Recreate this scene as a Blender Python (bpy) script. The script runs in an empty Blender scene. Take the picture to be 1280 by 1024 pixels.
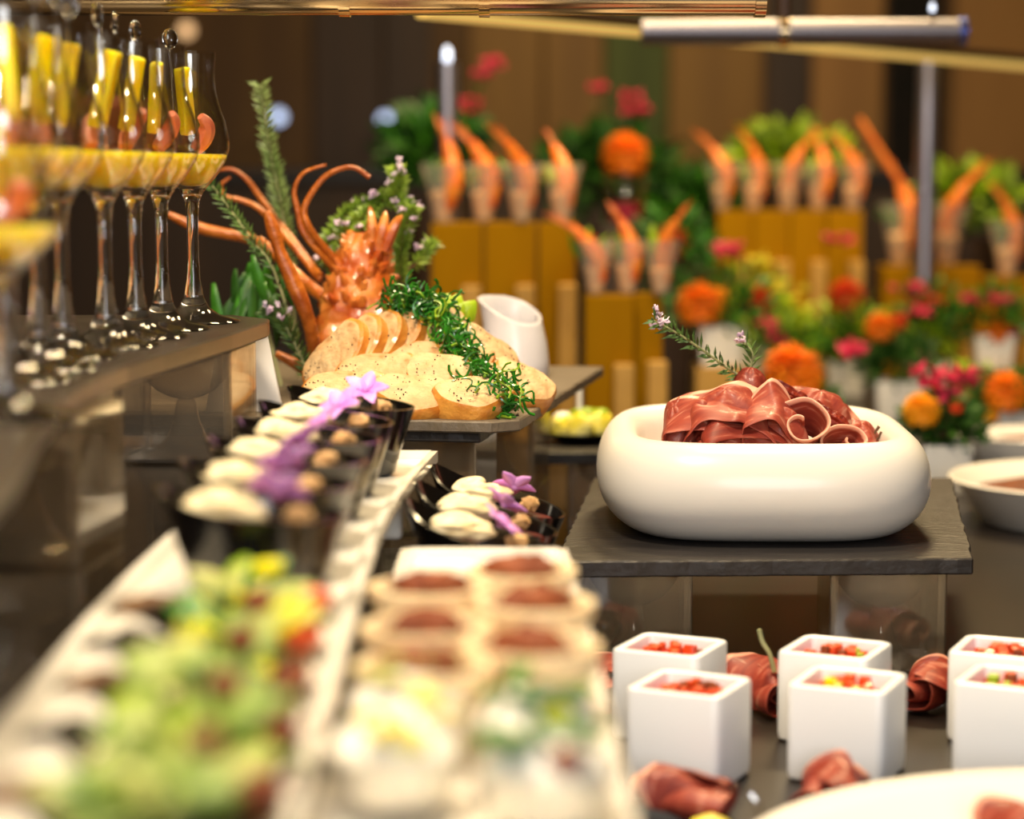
import bpy, math, random
from mathutils import Vector, Matrix, Euler, noise
R = math.radians
PI = math.pi
random.seed(7)
SC = bpy.context.scene
COL = SC.collection

# ------------------------------------------------------------------ camera
F_PX, EYE, HOR = 2700.0, 0.37, 215.0          # the table top is z = 0, floor z = -0.9
PITCH = math.atan((512 - HOR) / F_PX)
cam_d = bpy.data.cameras.new('camera')
cam = bpy.data.objects.new('camera', cam_d); COL.objects.link(cam)
cam.location = (0, 0, EYE)
cam.rotation_euler = (PI / 2 - PITCH, 0, 0)
cam_d.sensor_fit = 'HORIZONTAL'; cam_d.sensor_width = 36.0
cam_d.lens = 36.0 * F_PX / 1280.0
cam_d.clip_start = 0.02
cam_d.dof.use_dof = True
cam_d.dof.focus_distance = 1.63
cam_d.dof.aperture_fstop = 3.6
SC.camera = cam
SC.cycles.transparent_max_bounces = 24

# ------------------------------------------------------------------ world, lights, exposure
w = bpy.data.worlds.new('world'); SC.world = w; w.use_nodes = True
bgn = w.node_tree.nodes['Background']
bgn.inputs[0].default_value = (1.0, 0.80, 0.58, 1); bgn.inputs[1].default_value = 0.22
vs = SC.view_settings
vs.view_transform = 'Standard'; vs.look = 'None'; vs.gamma = 1.0; vs.exposure = 0.55
vs.use_curve_mapping = False

def area(name, loc, target, size, energy, color):
    d = bpy.data.lights.new(name, 'AREA'); d.shape = 'DISK'; d.size = size; d.energy = energy; d.color = color
    o = bpy.data.objects.new(name, d); COL.objects.link(o); o.location = loc
    o.rotation_euler = (Vector(target) - Vector(loc)).to_track_quat('-Z', 'Y').to_euler()
    return o
area('ceiling_downlight_food', (0.15, 1.75, 1.75), (0.1, 1.55, 0), 0.35, 16.5, (1.0, 0.77, 0.48))
area('ceiling_downlight_front', (-0.35, 0.75, 1.75), (-0.15, 0.85, 0), 0.30, 30, (1.0, 0.84, 0.62))
area('ceiling_downlight_flowers', (0.55, 3.3, 1.75), (0.5, 3.2, 0), 0.4, 28, (1.0, 0.74, 0.38))
area('fill_light_stands', (0.25, 2.45, 1.9), (0.3, 3.3, 0.15), 0.35, 20, (1.0, 0.76, 0.40))  # added fill to brighten the prawn glasses and flowers from the front
area('window_daylight', (0.35, -2.2, 1.15), (0.2, 1.5, 0.05), 1.4, 35, (0.93, 0.96, 1.0))
def spot(name, loc, target, angle, energy, color, radius=.05):
    d = bpy.data.lights.new(name, 'SPOT'); d.spot_size = R(angle); d.spot_blend = .6; d.energy = energy; d.color = color; d.shadow_soft_size = radius
    o = bpy.data.objects.new(name, d); COL.objects.link(o); o.location = loc
    o.rotation_euler = (Vector(target) - Vector(loc)).to_track_quat('-Z', 'Y').to_euler()
spot('fill_spot_glasses', (-0.62, -0.35, 1.45), (-0.29, 1.30, 0.40), 15, 70, (1.0, 0.84, 0.60), .07)  # added fill aimed at the stemmed glasses to brighten their yellow cream
area('wall_washer', (0.5, 5.4, 1.8), (0.4, 7.2, 0.6), 0.8, 14, (1.0, 0.77, 0.44))

# ------------------------------------------------------------------ pixel helpers (1280 x 1024 frame)
CP, SP = math.cos(PITCH), math.sin(PITCH)
def ray(px, py):
    u, v = (px - 640) / F_PX, (512 - py) / F_PX
    return Vector((u, CP + SP * v, -SP + CP * v))
def G(px, py, z=0.0):
    d = ray(px, py); t = (z - EYE) / d.z
    return Vector((0, 0, EYE)) + d * t
def Q(px, py, Y):
    d = ray(px, py); return Vector((0, 0, EYE)) + d * (Y / d.y)
def pxm(Y): return Y / F_PX * 1.0              # metres for one pixel at distance Y

# ------------------------------------------------------------------ materials
def lin(c):
    if isinstance(c, str):
        c = [int(c[i:i + 2], 16) / 255 for i in (0, 2, 4)]
    return tuple((x / 12.92 if x <= 0.04045 else ((x + 0.055) / 1.055) ** 2.4) for x in c) + (1.0,)
MATS = {}
def mat(name, c1, rough=0.5, c2=None, scale=20.0, metal=0.0, bump=0.0, bscale=None, coat=0.0, sss=0.0, trans=0.0,
        ior=1.45, emit=0.0, lo=0.35, hi=0.65, detail=3.0, stretch=None, spec=0.5, c3=None):
    m = bpy.data.materials.new(name); m.use_nodes = True; MATS[name] = m
    nt = m.node_tree; b = nt.nodes['Principled BSDF']
    b.inputs['Base Color'].default_value = lin(c1)
    b.inputs['Roughness'].default_value = rough; b.inputs['Metallic'].default_value = metal
    b.inputs['Coat Weight'].default_value = coat; b.inputs['Coat Roughness'].default_value = 0.08
    b.inputs['Transmission Weight'].default_value = trans; b.inputs['IOR'].default_value = ior
    b.inputs['Specular IOR Level'].default_value = spec
    if sss:
        b.inputs['Subsurface Weight'].default_value = sss
        b.inputs['Subsurface Radius'].default_value = (0.006, 0.003, 0.0015); b.inputs['Subsurface Scale'].default_value = 1.0
    if emit:
        b.inputs['Emission Color'].default_value = lin(c1); b.inputs['Emission Strength'].default_value = emit
    tc = nt.nodes.new('ShaderNodeTexCoord'); vec = tc.outputs['Object']
    if stretch:
        mp = nt.nodes.new('ShaderNodeMapping'); mp.inputs['Scale'].default_value = stretch
        nt.links.new(vec, mp.inputs['Vector']); vec = mp.outputs['Vector']
    if c2:
        n = nt.nodes.new('ShaderNodeTexNoise'); n.inputs['Scale'].default_value = scale; n.inputs['Detail'].default_value = detail
        nt.links.new(vec, n.inputs['Vector'])
        r = nt.nodes.new('ShaderNodeValToRGB')
        r.color_ramp.elements[0].position = lo; r.color_ramp.elements[0].color = lin(c1)
        r.color_ramp.elements[1].position = hi; r.color_ramp.elements[1].color = lin(c2)
        if c3:
            e = r.color_ramp.elements.new(min(hi + 0.12, 0.99)); e.color = lin(c3)
        nt.links.new(n.outputs['Fac'], r.inputs['Fac']); nt.links.new(r.outputs['Color'], b.inputs['Base Color'])
        if emit: nt.links.new(r.outputs['Color'], b.inputs['Emission Color'])
    if bump:
        n2 = nt.nodes.new('ShaderNodeTexNoise'); n2.inputs['Scale'].default_value = bscale or scale * 3; n2.inputs['Detail'].default_value = 4
        nt.links.new(vec, n2.inputs['Vector'])
        bp = nt.nodes.new('ShaderNodeBump'); bp.inputs['Strength'].default_value = bump; bp.inputs['Distance'].default_value = 0.004
        nt.links.new(n2.outputs['Fac'], bp.inputs['Height']); nt.links.new(bp.outputs['Normal'], b.inputs['Normal'])
    return m

def translucent(name, radius):
    b = MATS[name].node_tree.nodes['Principled BSDF']
    b.inputs['Subsurface Weight'].default_value = 1.0; b.inputs['Subsurface Radius'].default_value = radius; b.inputs['Subsurface Scale'].default_value = 1.0
def clear_plastic(name, tint, gloss=1.0, haze=0.0, hazec=(.8, .7, .55, 1)):
    """thin clear sheet: see-through with a Fresnel sheen"""
    m = bpy.data.materials.new(name); m.use_nodes = True; MATS[name] = m
    nt = m.node_tree; nt.nodes.remove(nt.nodes['Principled BSDF'])
    out = nt.nodes['Material Output']
    tr = nt.nodes.new('ShaderNodeBsdfTransparent'); tr.inputs[0].default_value = tint
    gl = nt.nodes.new('ShaderNodeBsdfGlossy'); gl.inputs['Roughness'].default_value = 0.08
    fr = nt.nodes.new('ShaderNodeLayerWeight'); fr.inputs['Blend'].default_value = 0.5
    pw = nt.nodes.new('ShaderNodeMath'); pw.operation = 'POWER'; pw.inputs[1].default_value = 4.0
    nt.links.new(fr.outputs['Facing'], pw.inputs[0])
    mu = nt.nodes.new('ShaderNodeMath'); mu.operation = 'MULTIPLY_ADD'; mu.inputs[1].default_value = 0.55 * gloss; mu.inputs[2].default_value = 0.04 * gloss
    mx = nt.nodes.new('ShaderNodeMixShader')
    nt.links.new(pw.outputs[0], mu.inputs[0]); nt.links.new(mu.outputs[0], mx.inputs[0])
    nt.links.new(tr.outputs[0], mx.inputs[1]); nt.links.new(gl.outputs[0], mx.inputs[2]); last = mx
    if haze:
        df = nt.nodes.new('ShaderNodeBsdfDiffuse'); df.inputs[0].default_value = hazec
        m2 = nt.nodes.new('ShaderNodeMixShader'); m2.inputs[0].default_value = haze
        nt.links.new(mx.outputs[0], m2.inputs[1]); nt.links.new(df.outputs[0], m2.inputs[2]); last = m2
    nt.links.new(last.outputs[0], out.inputs[0])
    return m

def sheet_mat(name, meat, meat2, fat, rough=0.48):
    """cured ham: red meat with streaks, a pale fat edge along the slice (uses the sheet's own UV)"""
    m = mat(name, meat, rough, coat=0.06, spec=0.35)
    nt = m.node_tree; b = nt.nodes['Principled BSDF']
    uv = nt.nodes.new('ShaderNodeTexCoord'); sp = nt.nodes.new('ShaderNodeSeparateXYZ'); nt.links.new(uv.outputs['UV'], sp.inputs[0])
    mp = nt.nodes.new('ShaderNodeMapping'); mp.inputs['Scale'].default_value = (2.2, 4.5, 1); nt.links.new(uv.outputs['UV'], mp.inputs[0])
    n = nt.nodes.new('ShaderNodeTexNoise'); n.inputs['Scale'].default_value = 1.6; n.inputs['Detail'].default_value = 4
    nt.links.new(mp.outputs[0], n.inputs['Vector'])
    r = nt.nodes.new('ShaderNodeValToRGB')
    r.color_ramp.elements[0].position = .28; r.color_ramp.elements[0].color = lin(meat2)
    r.color_ramp.elements[1].position = .56; r.color_ramp.elements[1].color = lin(meat)
    e = r.color_ramp.elements.new(.86); e.color = lin(fat)
    nt.links.new(n.outputs['Fac'], r.inputs[0])
    ad = nt.nodes.new('ShaderNodeMath'); ad.operation = 'MULTIPLY_ADD'; ad.inputs[1].default_value = 0.12
    nt.links.new(n.outputs['Fac'], ad.inputs[0]); nt.links.new(sp.outputs['Y'], ad.inputs[2])
    r2 = nt.nodes.new('ShaderNodeValToRGB')
    r2.color_ramp.elements[0].position = .93; r2.color_ramp.elements[0].color = (0, 0, 0, 1)
    r2.color_ramp.elements[1].position = .97; r2.color_ramp.elements[1].color = (1, 1, 1, 1)
    nt.links.new(ad.outputs[0], r2.inputs[0])
    mx = nt.nodes.new('ShaderNodeMix'); mx.data_type = 'RGBA'
    nt.links.new(r2.outputs['Color'], mx.inputs[0]); nt.links.new(r.outputs['Color'], mx.inputs[6]); mx.inputs[7].default_value = lin(fat)
    nt.links.new(mx.outputs[2], b.inputs['Base Color'])
    b.inputs['Subsurface Weight'].default_value = 0.12; b.inputs['Subsurface Radius'].default_value = (0.006, 0.002, 0.001); b.inputs['Subsurface Scale'].default_value = 1
    return m

mat('porcelain', 'e8e2d7', 0.32, coat=0.12)
mat('porcelain_grey', 'd2cdcd', 0.3, coat=0.15)
mat('porcelain_cool', 'f1f1f1', 0.32, coat=0.1)
mat('cream_tray', 'f5efe2', 0.2, coat=0.3)
mat('slate', '24201e', 0.45, '302b28', 14, bump=0.45, bscale=60, stretch=(1, 3.5, 1), spec=0.4)
mat('slate_light', '6e6150', 0.5, '584d3f', 18, bump=0.4, bscale=90, stretch=(1, 3, 1))
mat('counter', '1c1714', 0.34, '261f1a', 5, spec=0.45)
mat('counter_body', '2a1a10', 0.4, '3a2515', 4, stretch=(1, 1, 6))
mat('shelf', '2e2822', 0.3, '3a332b', 10, spec=0.5)
mat('black_melamine', '0d0b0a', 0.16, coat=0.3)
mat('dark_plate', '141110', 0.25)
mat('glass', 'ffffff', 0.0, trans=1.0, ior=1.47)
clear_plastic('acrylic', (0.90, 0.87, 0.82, 1), 1.9, .055, (.85, .66, .42, 1))
clear_plastic('acrylic_inner', (0.84, 0.80, 0.74, 1), 1.9, .13, (.85, .68, .45, 1))
clear_plastic('thin_glass', (0.97, 0.96, 0.94, 1), 2.3)
clear_plastic('cone_glass', (0.97, 0.96, 0.94, 1), 1.8, .13, (1, .92, .75, 1))
mat('mango', 'ffe010', 0.3, 'ffd000', 60, sss=0.1)
translucent('mango', (.030, .022, .006))
mat('mango_stick', 'ffe400', 0.35, 'ffd400', 60)
translucent('mango_stick', (.008, .006, .002))
mat('pink_prawn', 'e07a5a', 0.4, 'f2a98c', 50)
mat('chicken', 'c8ab80', 0.6, 'b99264', 60, sss=0.04, bump=0.8, bscale=110, c3='a06e3a', spec=0.3)
mat('chicken_skin', 'd0923e', 0.38, 'b46c22', 60, bump=0.4, bscale=140, coat=0.2)
mat('pepper', '1c140c', 0.8, '3a2a18', 100)
mat('seaweed', '2f7a1c', 0.3, '16490f', 60, coat=0.3)
mat('seaweed_pale', '8aa62a', 0.35, '5c8a1e', 60)
mat('lobster', 'a8480f', 0.38, 'dd9040', 38, bump=0.8, bscale=70, lo=0.42, hi=0.72, coat=0.3)
mat('lobster_leg', 'c06c1e', 0.4, '9c4a12', 40, bump=0.9, bscale=90, coat=0.2)
mat('rosemary', '5d7a3a', 0.5, '3c5a28', 40)
mat('rosemary_pale', '93a566', 0.5, '6f8a48', 40)
mat('herb_green', '8fa83a', 0.45, '5d7a26', 40)
mat('stem', 'a9a878', 0.55, '8c8f60', 30)
mat('stem_brown', '6a4a2a', 0.6, '4a3018', 30)
mat('lilac', 'e6d4de', 0.5, 'd2b4d0', 40)
mat('orchid', 'c878cf', 0.45, 'e0a0e0', 60)
mat('leaf', '3f7f1c', 0.4, '2a5c12', 30)
mat('leaf_dark', '1f4410', 0.5, '2f5c18', 30)
mat('leaf_lime', '9fb81c', 0.4, '7fa018', 30)
mat('moss', '2c5216', 0.7, '46701e', 60)
mat('marigold', 'ff9406', 0.55, 'f47404', 60)
mat('marigold_yellow', 'ffb60a', 0.55, 'f79a06', 60)
mat('marigold_red', 'e24a0c', 0.55, 'c8340a', 60)
mat('pink_flower', 'b8143a', 0.5, 'd03058', 60)
mat('yellow_flower', 'e2d03a', 0.5, 'cfb824', 60)
mat('ochre', '946800', 0.8, '885c00', 12, stretch=(1, 1, 0.2), spec=0.08)
mat('ochre_pale', 'b88c3c', 0.55, 'ad8236', 20)
mat('prawn', 'f79a34', 0.35, 'e2601a', 60, coat=0.3)
mat('prawn_tail', 'd8521a', 0.4, 'f09040', 60)
mat('sauce_pink', 'eeb070', 0.4, 'f6cc92', 40)
mat('chrome', 'b49c78', 0.14, metal=1.0)
mat('chrome_blue', '5a68b0', 0.25, metal=1.0)
mat('chrome_post', 'a6a2ac', 0.4, metal=1.0)
mat('chrome_dull', '706c72', 0.42, metal=1.0)
mat('brass_light', 'f0c468', 0.4, emit=0.45)
mat('wall_brown', '62451a', 0.7, '4e3414', 3, stretch=(2, 1, 0.3))
mat('panel_brown', '86601e', 0.6, '765218', 3, stretch=(3, 1, 0.3))
mat('panel_light', '986c32', 0.6, '8a602a', 3, stretch=(3, 1, 0.3))
mat('panel_dark', '2c1c10', 0.6, '3a2614', 3, stretch=(3, 1, 0.3))
mat('panel_green', '4f5a24', 0.7, '434e1e', 3, stretch=(3, 1, 0.3))
mat('drape', '0e0a08', 0.9, '1a120c', 10)
mat('floor', '3a2a1c', 0.5, '2e2014', 3)
mat('ceiling', '6a543c', 0.8, '604c36', 2)
mat('glint_cool', 'cfdcf4', 0.3, emit=1.6)  # glow standing in for highlights on the far rail and post
mat('lamp_dim', 'aebfe0', 0.3, emit=1.6)
mat('lamp_warm', 'f0c08a', 0.3, emit=0.9)
mat('mozzarella', 'efe0ba', 0.4, 'dcbf84', 60, sss=0.06, hi=0.75)
mat('dark_berry', '4a0f12', 0.3, '6e1a18', 60, coat=0.3)
mat('walnut', 'd9b07a', 0.5, 'c2925a', 60, bump=0.5)
mat('pastry', 'efd8ae', 0.5, 'e6c896', 30, bump=0.2, sss=0.08)
mat('brown_filling', '6c2c0a', 0.7, '8a4216', 80, bump=0.8, bscale=150)
mat('tomato', 'cc3a0c', 0.4, 'dd5416', 60, coat=0.15)
mat('tomato_dark', '6a1c10', 0.45, '8a2c18', 90, bump=0.9, bscale=160)
mat('lettuce', '94a24c', 0.45, '6f8e30', 30)
mat('lettuce_pale', 'c0be78', 0.45, 'a8b04e', 30)
mat('cream', 'fbf6e8', 0.4, sss=0.1)
mat('bread_brown', '7a5226', 0.6, '4e3216', 50, bump=0.5)
mat('lemon', 'f2dc2a', 0.35, 'f7ec9a', 40)
mat('card', 'f3ece0', 0.7)
mat('chutney', '5a2c12', 0.6, '7a3e1a', 70, bump=0.7, bscale=120)
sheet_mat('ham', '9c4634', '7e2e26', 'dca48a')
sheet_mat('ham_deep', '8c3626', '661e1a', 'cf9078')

# ------------------------------------------------------------------ mesh helpers
class MB:
    def __init__(s): s.v = []; s.f = []; s.uv = {}
    def add(s, vs, fs, M=None, uvs=None):
        o = len(s.v)
        for p in vs: s.v.append(tuple((M @ Vector(p)) if M is not None else p))
        for k, f in enumerate(fs):
            if uvs: s.uv[len(s.f)] = [uvs[i] for i in f]
            s.f.append(tuple(i + o for i in f))
        return s
    def box(s, c, d, M=None):
        x, y, z = c; a, b, e = d[0] / 2, d[1] / 2, d[2] / 2
        vs = [(x + i * a, y + j * b, z + k * e) for k in (-1, 1) for j in (-1, 1) for i in (-1, 1)]
        return s.add(vs, [(0, 2, 3, 1), (4, 5, 7, 6), (0, 1, 5, 4), (2, 6, 7, 3), (0, 4, 6, 2), (1, 3, 7, 5)], M)
    def lathe(s, prof, n=28, M=None, sx=1, sy=1, closed=False):
        vs, fs = [], []; m = len(prof)
        for r, z in prof:
            for k in range(n):
                a = 2 * PI * k / n; vs.append((r * sx * math.cos(a), r * sy * math.sin(a), z))
        for i in range(m if closed else m - 1):
            j = (i + 1) % m
            for k in range(n):
                l = (k + 1) % n; fs.append((i * n + k, i * n + l, j * n + l, j * n + k))
        if not closed:
            if prof[0][0] > 1e-6: fs.append(tuple(range(n - 1, -1, -1)))
            if prof[-1][0] > 1e-6: fs.append(tuple((m - 1) * n + k for k in range(n)))
        return s.add(vs, fs, M)
    def rings(s, rings, cap0=True, cap1=True, M=None):
        n = len(rings[0]); vs = [p for r in rings for p in r]; fs = []
        for i in range(len(rings) - 1):
            for k in range(n):
                l = (k + 1) % n; fs.append((i * n + k, i * n + l, (i + 1) * n + l, (i + 1) * n + k))
        if cap0: fs.append(tuple(range(n - 1, -1, -1)))
        if cap1: fs.append(tuple((len(rings) - 1) * n + k for k in range(n)))
        return s.add(vs, fs, M)
    def tube(s, path, rad, n=8, M=None):
        P = [Vector(p) for p in path]; m = len(P)
        if not isinstance(rad, (list, tuple)): rad = [rad] * m
        T = [(P[min(i + 1, m - 1)] - P[max(i - 1, 0)]).normalized() for i in range(m)]
        a = Vector((0, 0, 1)) if abs(T[0].z) < 0.9 else Vector((1, 0, 0))
        U = T[0].cross(a).normalized(); rs = []
        for i in range(m):
            U = (U - T[i] * U.dot(T[i])); U = U.normalized() if U.length > 1e-6 else T[i].orthogonal().normalized()
            W = T[i].cross(U)
            rs.append([tuple(P[i] + (U * math.cos(2 * PI * k / n) + W * math.sin(2 * PI * k / n)) * rad[i]) for k in range(n)])
        return s.rings(rs, M=M)
    def blob(s, c, r, nu=12, nv=8, amp=0.0, freq=1.0, seed=0.0, M=None, p=1.0):
        vs, fs = [], []; r = (r, r, r) if not isinstance(r, (tuple, list)) else r
        def sg(x): return math.copysign(abs(x) ** p, x)
        for i in range(nv + 1):
            t = PI * i / nv
            for k in range(nu):
                a = 2 * PI * k / nu
                d = Vector((sg(math.sin(t)) * sg(math.cos(a)), sg(math.sin(t)) * sg(math.sin(a)), sg(math.cos(t))))
                g = 1 + amp * noise.noise(d * freq + Vector((seed, seed * 1.7, seed * .3)))
                vs.append((c[0] + d.x * r[0] * g, c[1] + d.y * r[1] * g, c[2] + d.z * r[2] * g))
        for i in range(nv):
            for k in range(nu):
                l = (k + 1) % nu; fs.append((i * nu + k, (i + 1) * nu + k, (i + 1) * nu + l, i * nu + l))
        return s.add(vs, fs, M)
    def poly(s, pts, z0, z1, M=None):
        n = len(pts); vs = [(x, y, z0) for x, y in pts] + [(x, y, z1) for x, y in pts]
        fs = [tuple(range(n - 1, -1, -1)), tuple(range(n, 2 * n))] + [(k, (k + 1) % n, n + (k + 1) % n, n + k) for k in range(n)]
        return s.add(vs, fs, M)
    def leaf(s, base, d, length, width, up=None, curl=0.2, seg=3):
        """a small solid-looking leaf: folded along its midrib"""
        d = Vector(d).normalized(); up = Vector(up) if up else Vector((random.uniform(-1, 1), random.uniform(-1, 1), random.uniform(-1, 1)))
        side = d.cross(up); side = side.normalized() if side.length > 1e-4 else d.orthogonal().normalized()
        nrm = side.cross(d); vs = []; fs = []
        for i in range(seg + 1):
            t = i / seg; wd = width * math.sin(PI * min(0.96, t * 0.86 + 0.10)) * .5
            c = Vector(base) + d * length * t - nrm * curl * length * t * t
            vs += [tuple(c - side * wd + nrm * wd * .35), tuple(c), tuple(c + side * wd + nrm * wd * .35)]
        for i in range(seg):
            o = i * 3; fs += [(o, o + 1, o + 4, o + 3), (o + 1, o + 2, o + 5, o + 4)]
        return s.add(vs, fs)
    def needle(s, base, d, length, wd):
        d = Vector(d).normalized(); u = d.orthogonal().normalized(); v = d.cross(u); b = Vector(base); m = b + d * length * .45
        vs = [tuple(b)] + [tuple(m + u * wd * math.cos(a) + v * wd * .55 * math.sin(a)) for a in (0, PI * 2 / 3, PI * 4 / 3)] + [tuple(b + d * length)]
        return s.add(vs, [(0, 2, 1), (0, 3, 2), (0, 1, 3), (4, 1, 2), (4, 2, 3), (4, 3, 1)])
    def build(s, name, m, parent=None, smooth=True, bevel=0.0, subsurf=0, solid=0.0, seg=2, autosharp=True):
        me = bpy.data.meshes.new(name); me.from_pydata(s.v, [], s.f); me.validate(clean_customdata=False)
        if s.uv:
            ul = me.uv_layers.new(name='UVMap')
            for p in me.polygons:
                if p.index in s.uv:
                    for li, c in zip(p.loop_indices, s.uv[p.index]): ul.data[li].uv = c
        me.materials.append(MATS[m])
        if smooth:
            for p in me.polygons: p.use_smooth = True
            if autosharp and not subsurf: me.set_sharp_from_angle(angle=R(42))
        o = bpy.data.objects.new(name, me); COL.objects.link(o)
        if solid:
            md = o.modifiers.new('solid', 'SOLIDIFY'); md.thickness = solid; md.offset = 0
        if bevel:
            md = o.modifiers.new('bevel', 'BEVEL'); md.width = bevel; md.segments = seg; md.limit_method = 'ANGLE'; md.angle_limit = R(40)
        if subsurf:
            md = o.modifiers.new('sub', 'SUBSURF'); md.levels = subsurf; md.render_levels = subsurf
        if parent is not None: o.parent = parent
        return o

def tag(o, label=None, cat=None, group=None, kind=None):
    if label: o['label'] = label
    if cat: o['category'] = cat
    if group: o['group'] = group
    if kind: o['kind'] = kind
    return o
def thing(name, label, cat, loc=(0, 0, 0), rz=0.0, group=None):
    o = bpy.data.objects.new(name, None); o.empty_display_size = 0.02; COL.objects.link(o)
    o.location = loc; o.rotation_euler = (0, 0, rz)
    return tag(o, label, cat, group)
def stuff(o): o['kind'] = 'stuff'; return o
def copy_tree(o, parent=None):
    c = o.copy(); COL.objects.link(c)
    if parent is not None: c.parent = parent
    for ch in list(o.children): copy_tree(ch, c)
    return c
def dup(o, loc, rz=0.0, label=None, scale=None, group=None):
    c = copy_tree(o); c.location = loc; c.rotation_euler = (0, 0, rz)
    if label: c['label'] = label
    if group: c['group'] = group
    if scale: c.scale = scale if isinstance(scale, (tuple, list)) else (scale,) * 3
    return c
def T(loc, rx=0, ry=0, rz=0, sc=(1, 1, 1)):
    return Matrix.Translation(loc) @ Euler((rx, ry, rz)).to_matrix().to_4x4() @ Matrix.Diagonal((*sc, 1))
def frame(n, up=(0, 0, 1)):
    """rotation whose local z is n"""
    return Vector(n).normalized().to_track_quat('Z', 'Y').to_matrix().to_4x4()
def smooth_path(pts, k=5):
    P = [Vector(p) for p in pts]; out = []
    for i in range(len(P) - 1):
        a, b, c, d = P[max(i - 1, 0)], P[i], P[i + 1], P[min(i + 2, len(P) - 1)]
        for j in range(k):
            t = j / k
            out.append(.5 * ((2 * b) + (c - a) * t + (2 * a - 5 * b + 4 * c - d) * t * t + (3 * b - a - 3 * c + d) * t ** 3))
    out.append(P[-1]); return out
def rel(pts, o): return [Vector(p) - Vector(o) for p in pts]

# ================================================================== the room
def struct(name, bm, m, bevel=0.0):
    return tag(bm.build(name, m, smooth=False, bevel=bevel), kind='structure')
FZ = -0.9
struct('floor', MB().box((0, 2.2, FZ - .05), (7.2, 10.4, .1)), 'floor')
struct('ceiling', MB().box((0, 2.2, 2.15), (7.2, 10.4, .1)), 'ceiling')
wb = struct('wall_back', MB().box((0, 7.3, .6), (7.0, .1, 3.0)), 'wall_brown')
struct('wall_left', MB().box((-3.55, 2.2, .6), (.1, 10.2, 3.0)), 'wall_brown')
struct('wall_right', MB().box((3.55, 2.2, .6), (.1, 10.2, 3.0)), 'wall_brown')
def wx(px): return (px - 640) / F_PX * 7.22
for a, b, m in ((395, 478, 'panel_dark'), (482, 540, 'panel_dark'), (588, 676, 'panel_brown'), (680, 752, 'panel_brown'), (756, 832, 'panel_green'),
                (836, 950, 'panel_brown'), (954, 1008, 'panel_dark'), (1012, 1098, 'panel_light'), (1186, 1330, 'panel_light')):
    MB().box(((wx(a) + wx(b)) / 2, 7.235, .6), (wx(b) - wx(a), .03, 2.9)).build('wall_panel', m, wb, smooth=False, bevel=.004)
# dark gathered drape on the wall
bm = MB(); vs = []; fs = []; n = 25
for i in range(n):
    u = i / (n - 1)
    for zz in (-.85, .2, .55, .9, 2.0):
        lo_, hi_ = wx(1100 + max(0, (.75 - zz)) * 10), wx(1162)
        vs.append((lo_ + (hi_ - lo_) * u, 7.16 + .02 * math.sin(u * 19), zz))
for i in range(n - 1):
    for k in range(4): fs.append((i * 5 + k, (i + 1) * 5 + k, (i + 1) * 5 + k + 1, i * 5 + k + 1))
bm.add(vs, fs); bm.build('drape', 'drape', wb, solid=.01)

sb = thing('sideboard', 'long dark sideboard standing against the brown panelled wall', 'sideboard', (0.2, 6.7, FZ))
MB().box((0, 0, .62), (4.4, .5, 1.24)).build('body', 'panel_dark', sb, smooth=False, bevel=.006)
MB().box((0, -.01, 1.26), (4.46, .54, .04)).build('top', 'counter', sb, smooth=False, bevel=.006)
for k in range(5): MB().box((-1.76 + k * .88, -.26, .6), (.84, .02, 1.1)).build('door', 'panel_dark', sb, smooth=False, bevel=.006)

ct = thing('buffet_counter', 'dark polished buffet counter carrying all the food', 'counter', (0.15, 2.6, FZ))
MB().box((0, 0, .88), (2.9, 4.2, .04)).build('worktop', 'counter', ct, smooth=False, bevel=.006)
MB().box((0, 0, .43), (2.74, 4.04, .86)).build('body', 'counter_body', ct, smooth=False, bevel=.006)

# lamps far behind
def wall_lamp(px, py, m, r, label, Y=7.1):
    p = Q(px, py, Y)
    t = thing('wall_lamp', label, 'lamp', p)
    MB().blob((0, 0, 0), r, 12, 8).build('bulb', m, t)
    MB().tube([(0, .0 + r * .6, 0), (0, 7.25 - Y, 0)], .008, 8).build('bracket', 'chrome_dull', t)
wall_lamp(348, 146, 'lamp_dim', .022, 'small bluish wall lamp glowing above the upright rosemary sprig')
wall_lamp(482, 150, 'lamp_dim', .022, 'small bluish wall lamp glowing on the darkest wall panel')
wall_lamp(233, 38, 'lamp_warm', .024, 'round warm beige wall lamp beside the rim of the last stemmed glass')

# ================================================================== risers, boards
RH = .082
def make_riser(label, loc, rz, h=RH, wd=.086, group=None):
    t = thing('riser_cube', label, 'riser', loc, rz, group)
    a = wd / 2
    bm = MB()
    bm.box((0, 0, h / 2), (wd, wd, h)); bm.box((0, 0, h / 2), (wd - .006, wd - .006, h - .006))
    bm.build('shell', 'acrylic', t, smooth=False, bevel=.0015)
    r = a - .006
    prof = [(r, h - .004)] + [(r * math.cos(q), h * .52 + (h * .46) * (1 - math.sin(q))) for q in [R(x) for x in (10, 25, 40, 55, 70, 82)]] + \
           [(.007, h * .5)] + [(.008 + (r - .01) * (1 - math.cos(q)), h * .48 - h * .45 * math.sin(q)) for q in [R(x) for x in (20, 40, 60, 75, 90)]]
    MB().lathe(prof, 28).build('hourglass_insert', 'acrylic_inner', t)
    for sx in (-1, 1):
        for sy in (-1, 1):
            MB().box((sx * (a - .004), sy * (a - .004), h / 2), (.005, .005, h - .004)).build('corner_post', 'acrylic_inner', t, smooth=False)
    return t
def stack(x, y, rz, n, what, h=RH):
    pos = {1: [''], 2: ['lower ', 'upper '], 3: ['lowest ', 'middle ', 'topmost ']}[n]
    for k in range(n):
        make_riser('clear riser cube, %s' % (pos[k] + what), (x, y, k * h), rz, h)

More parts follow.
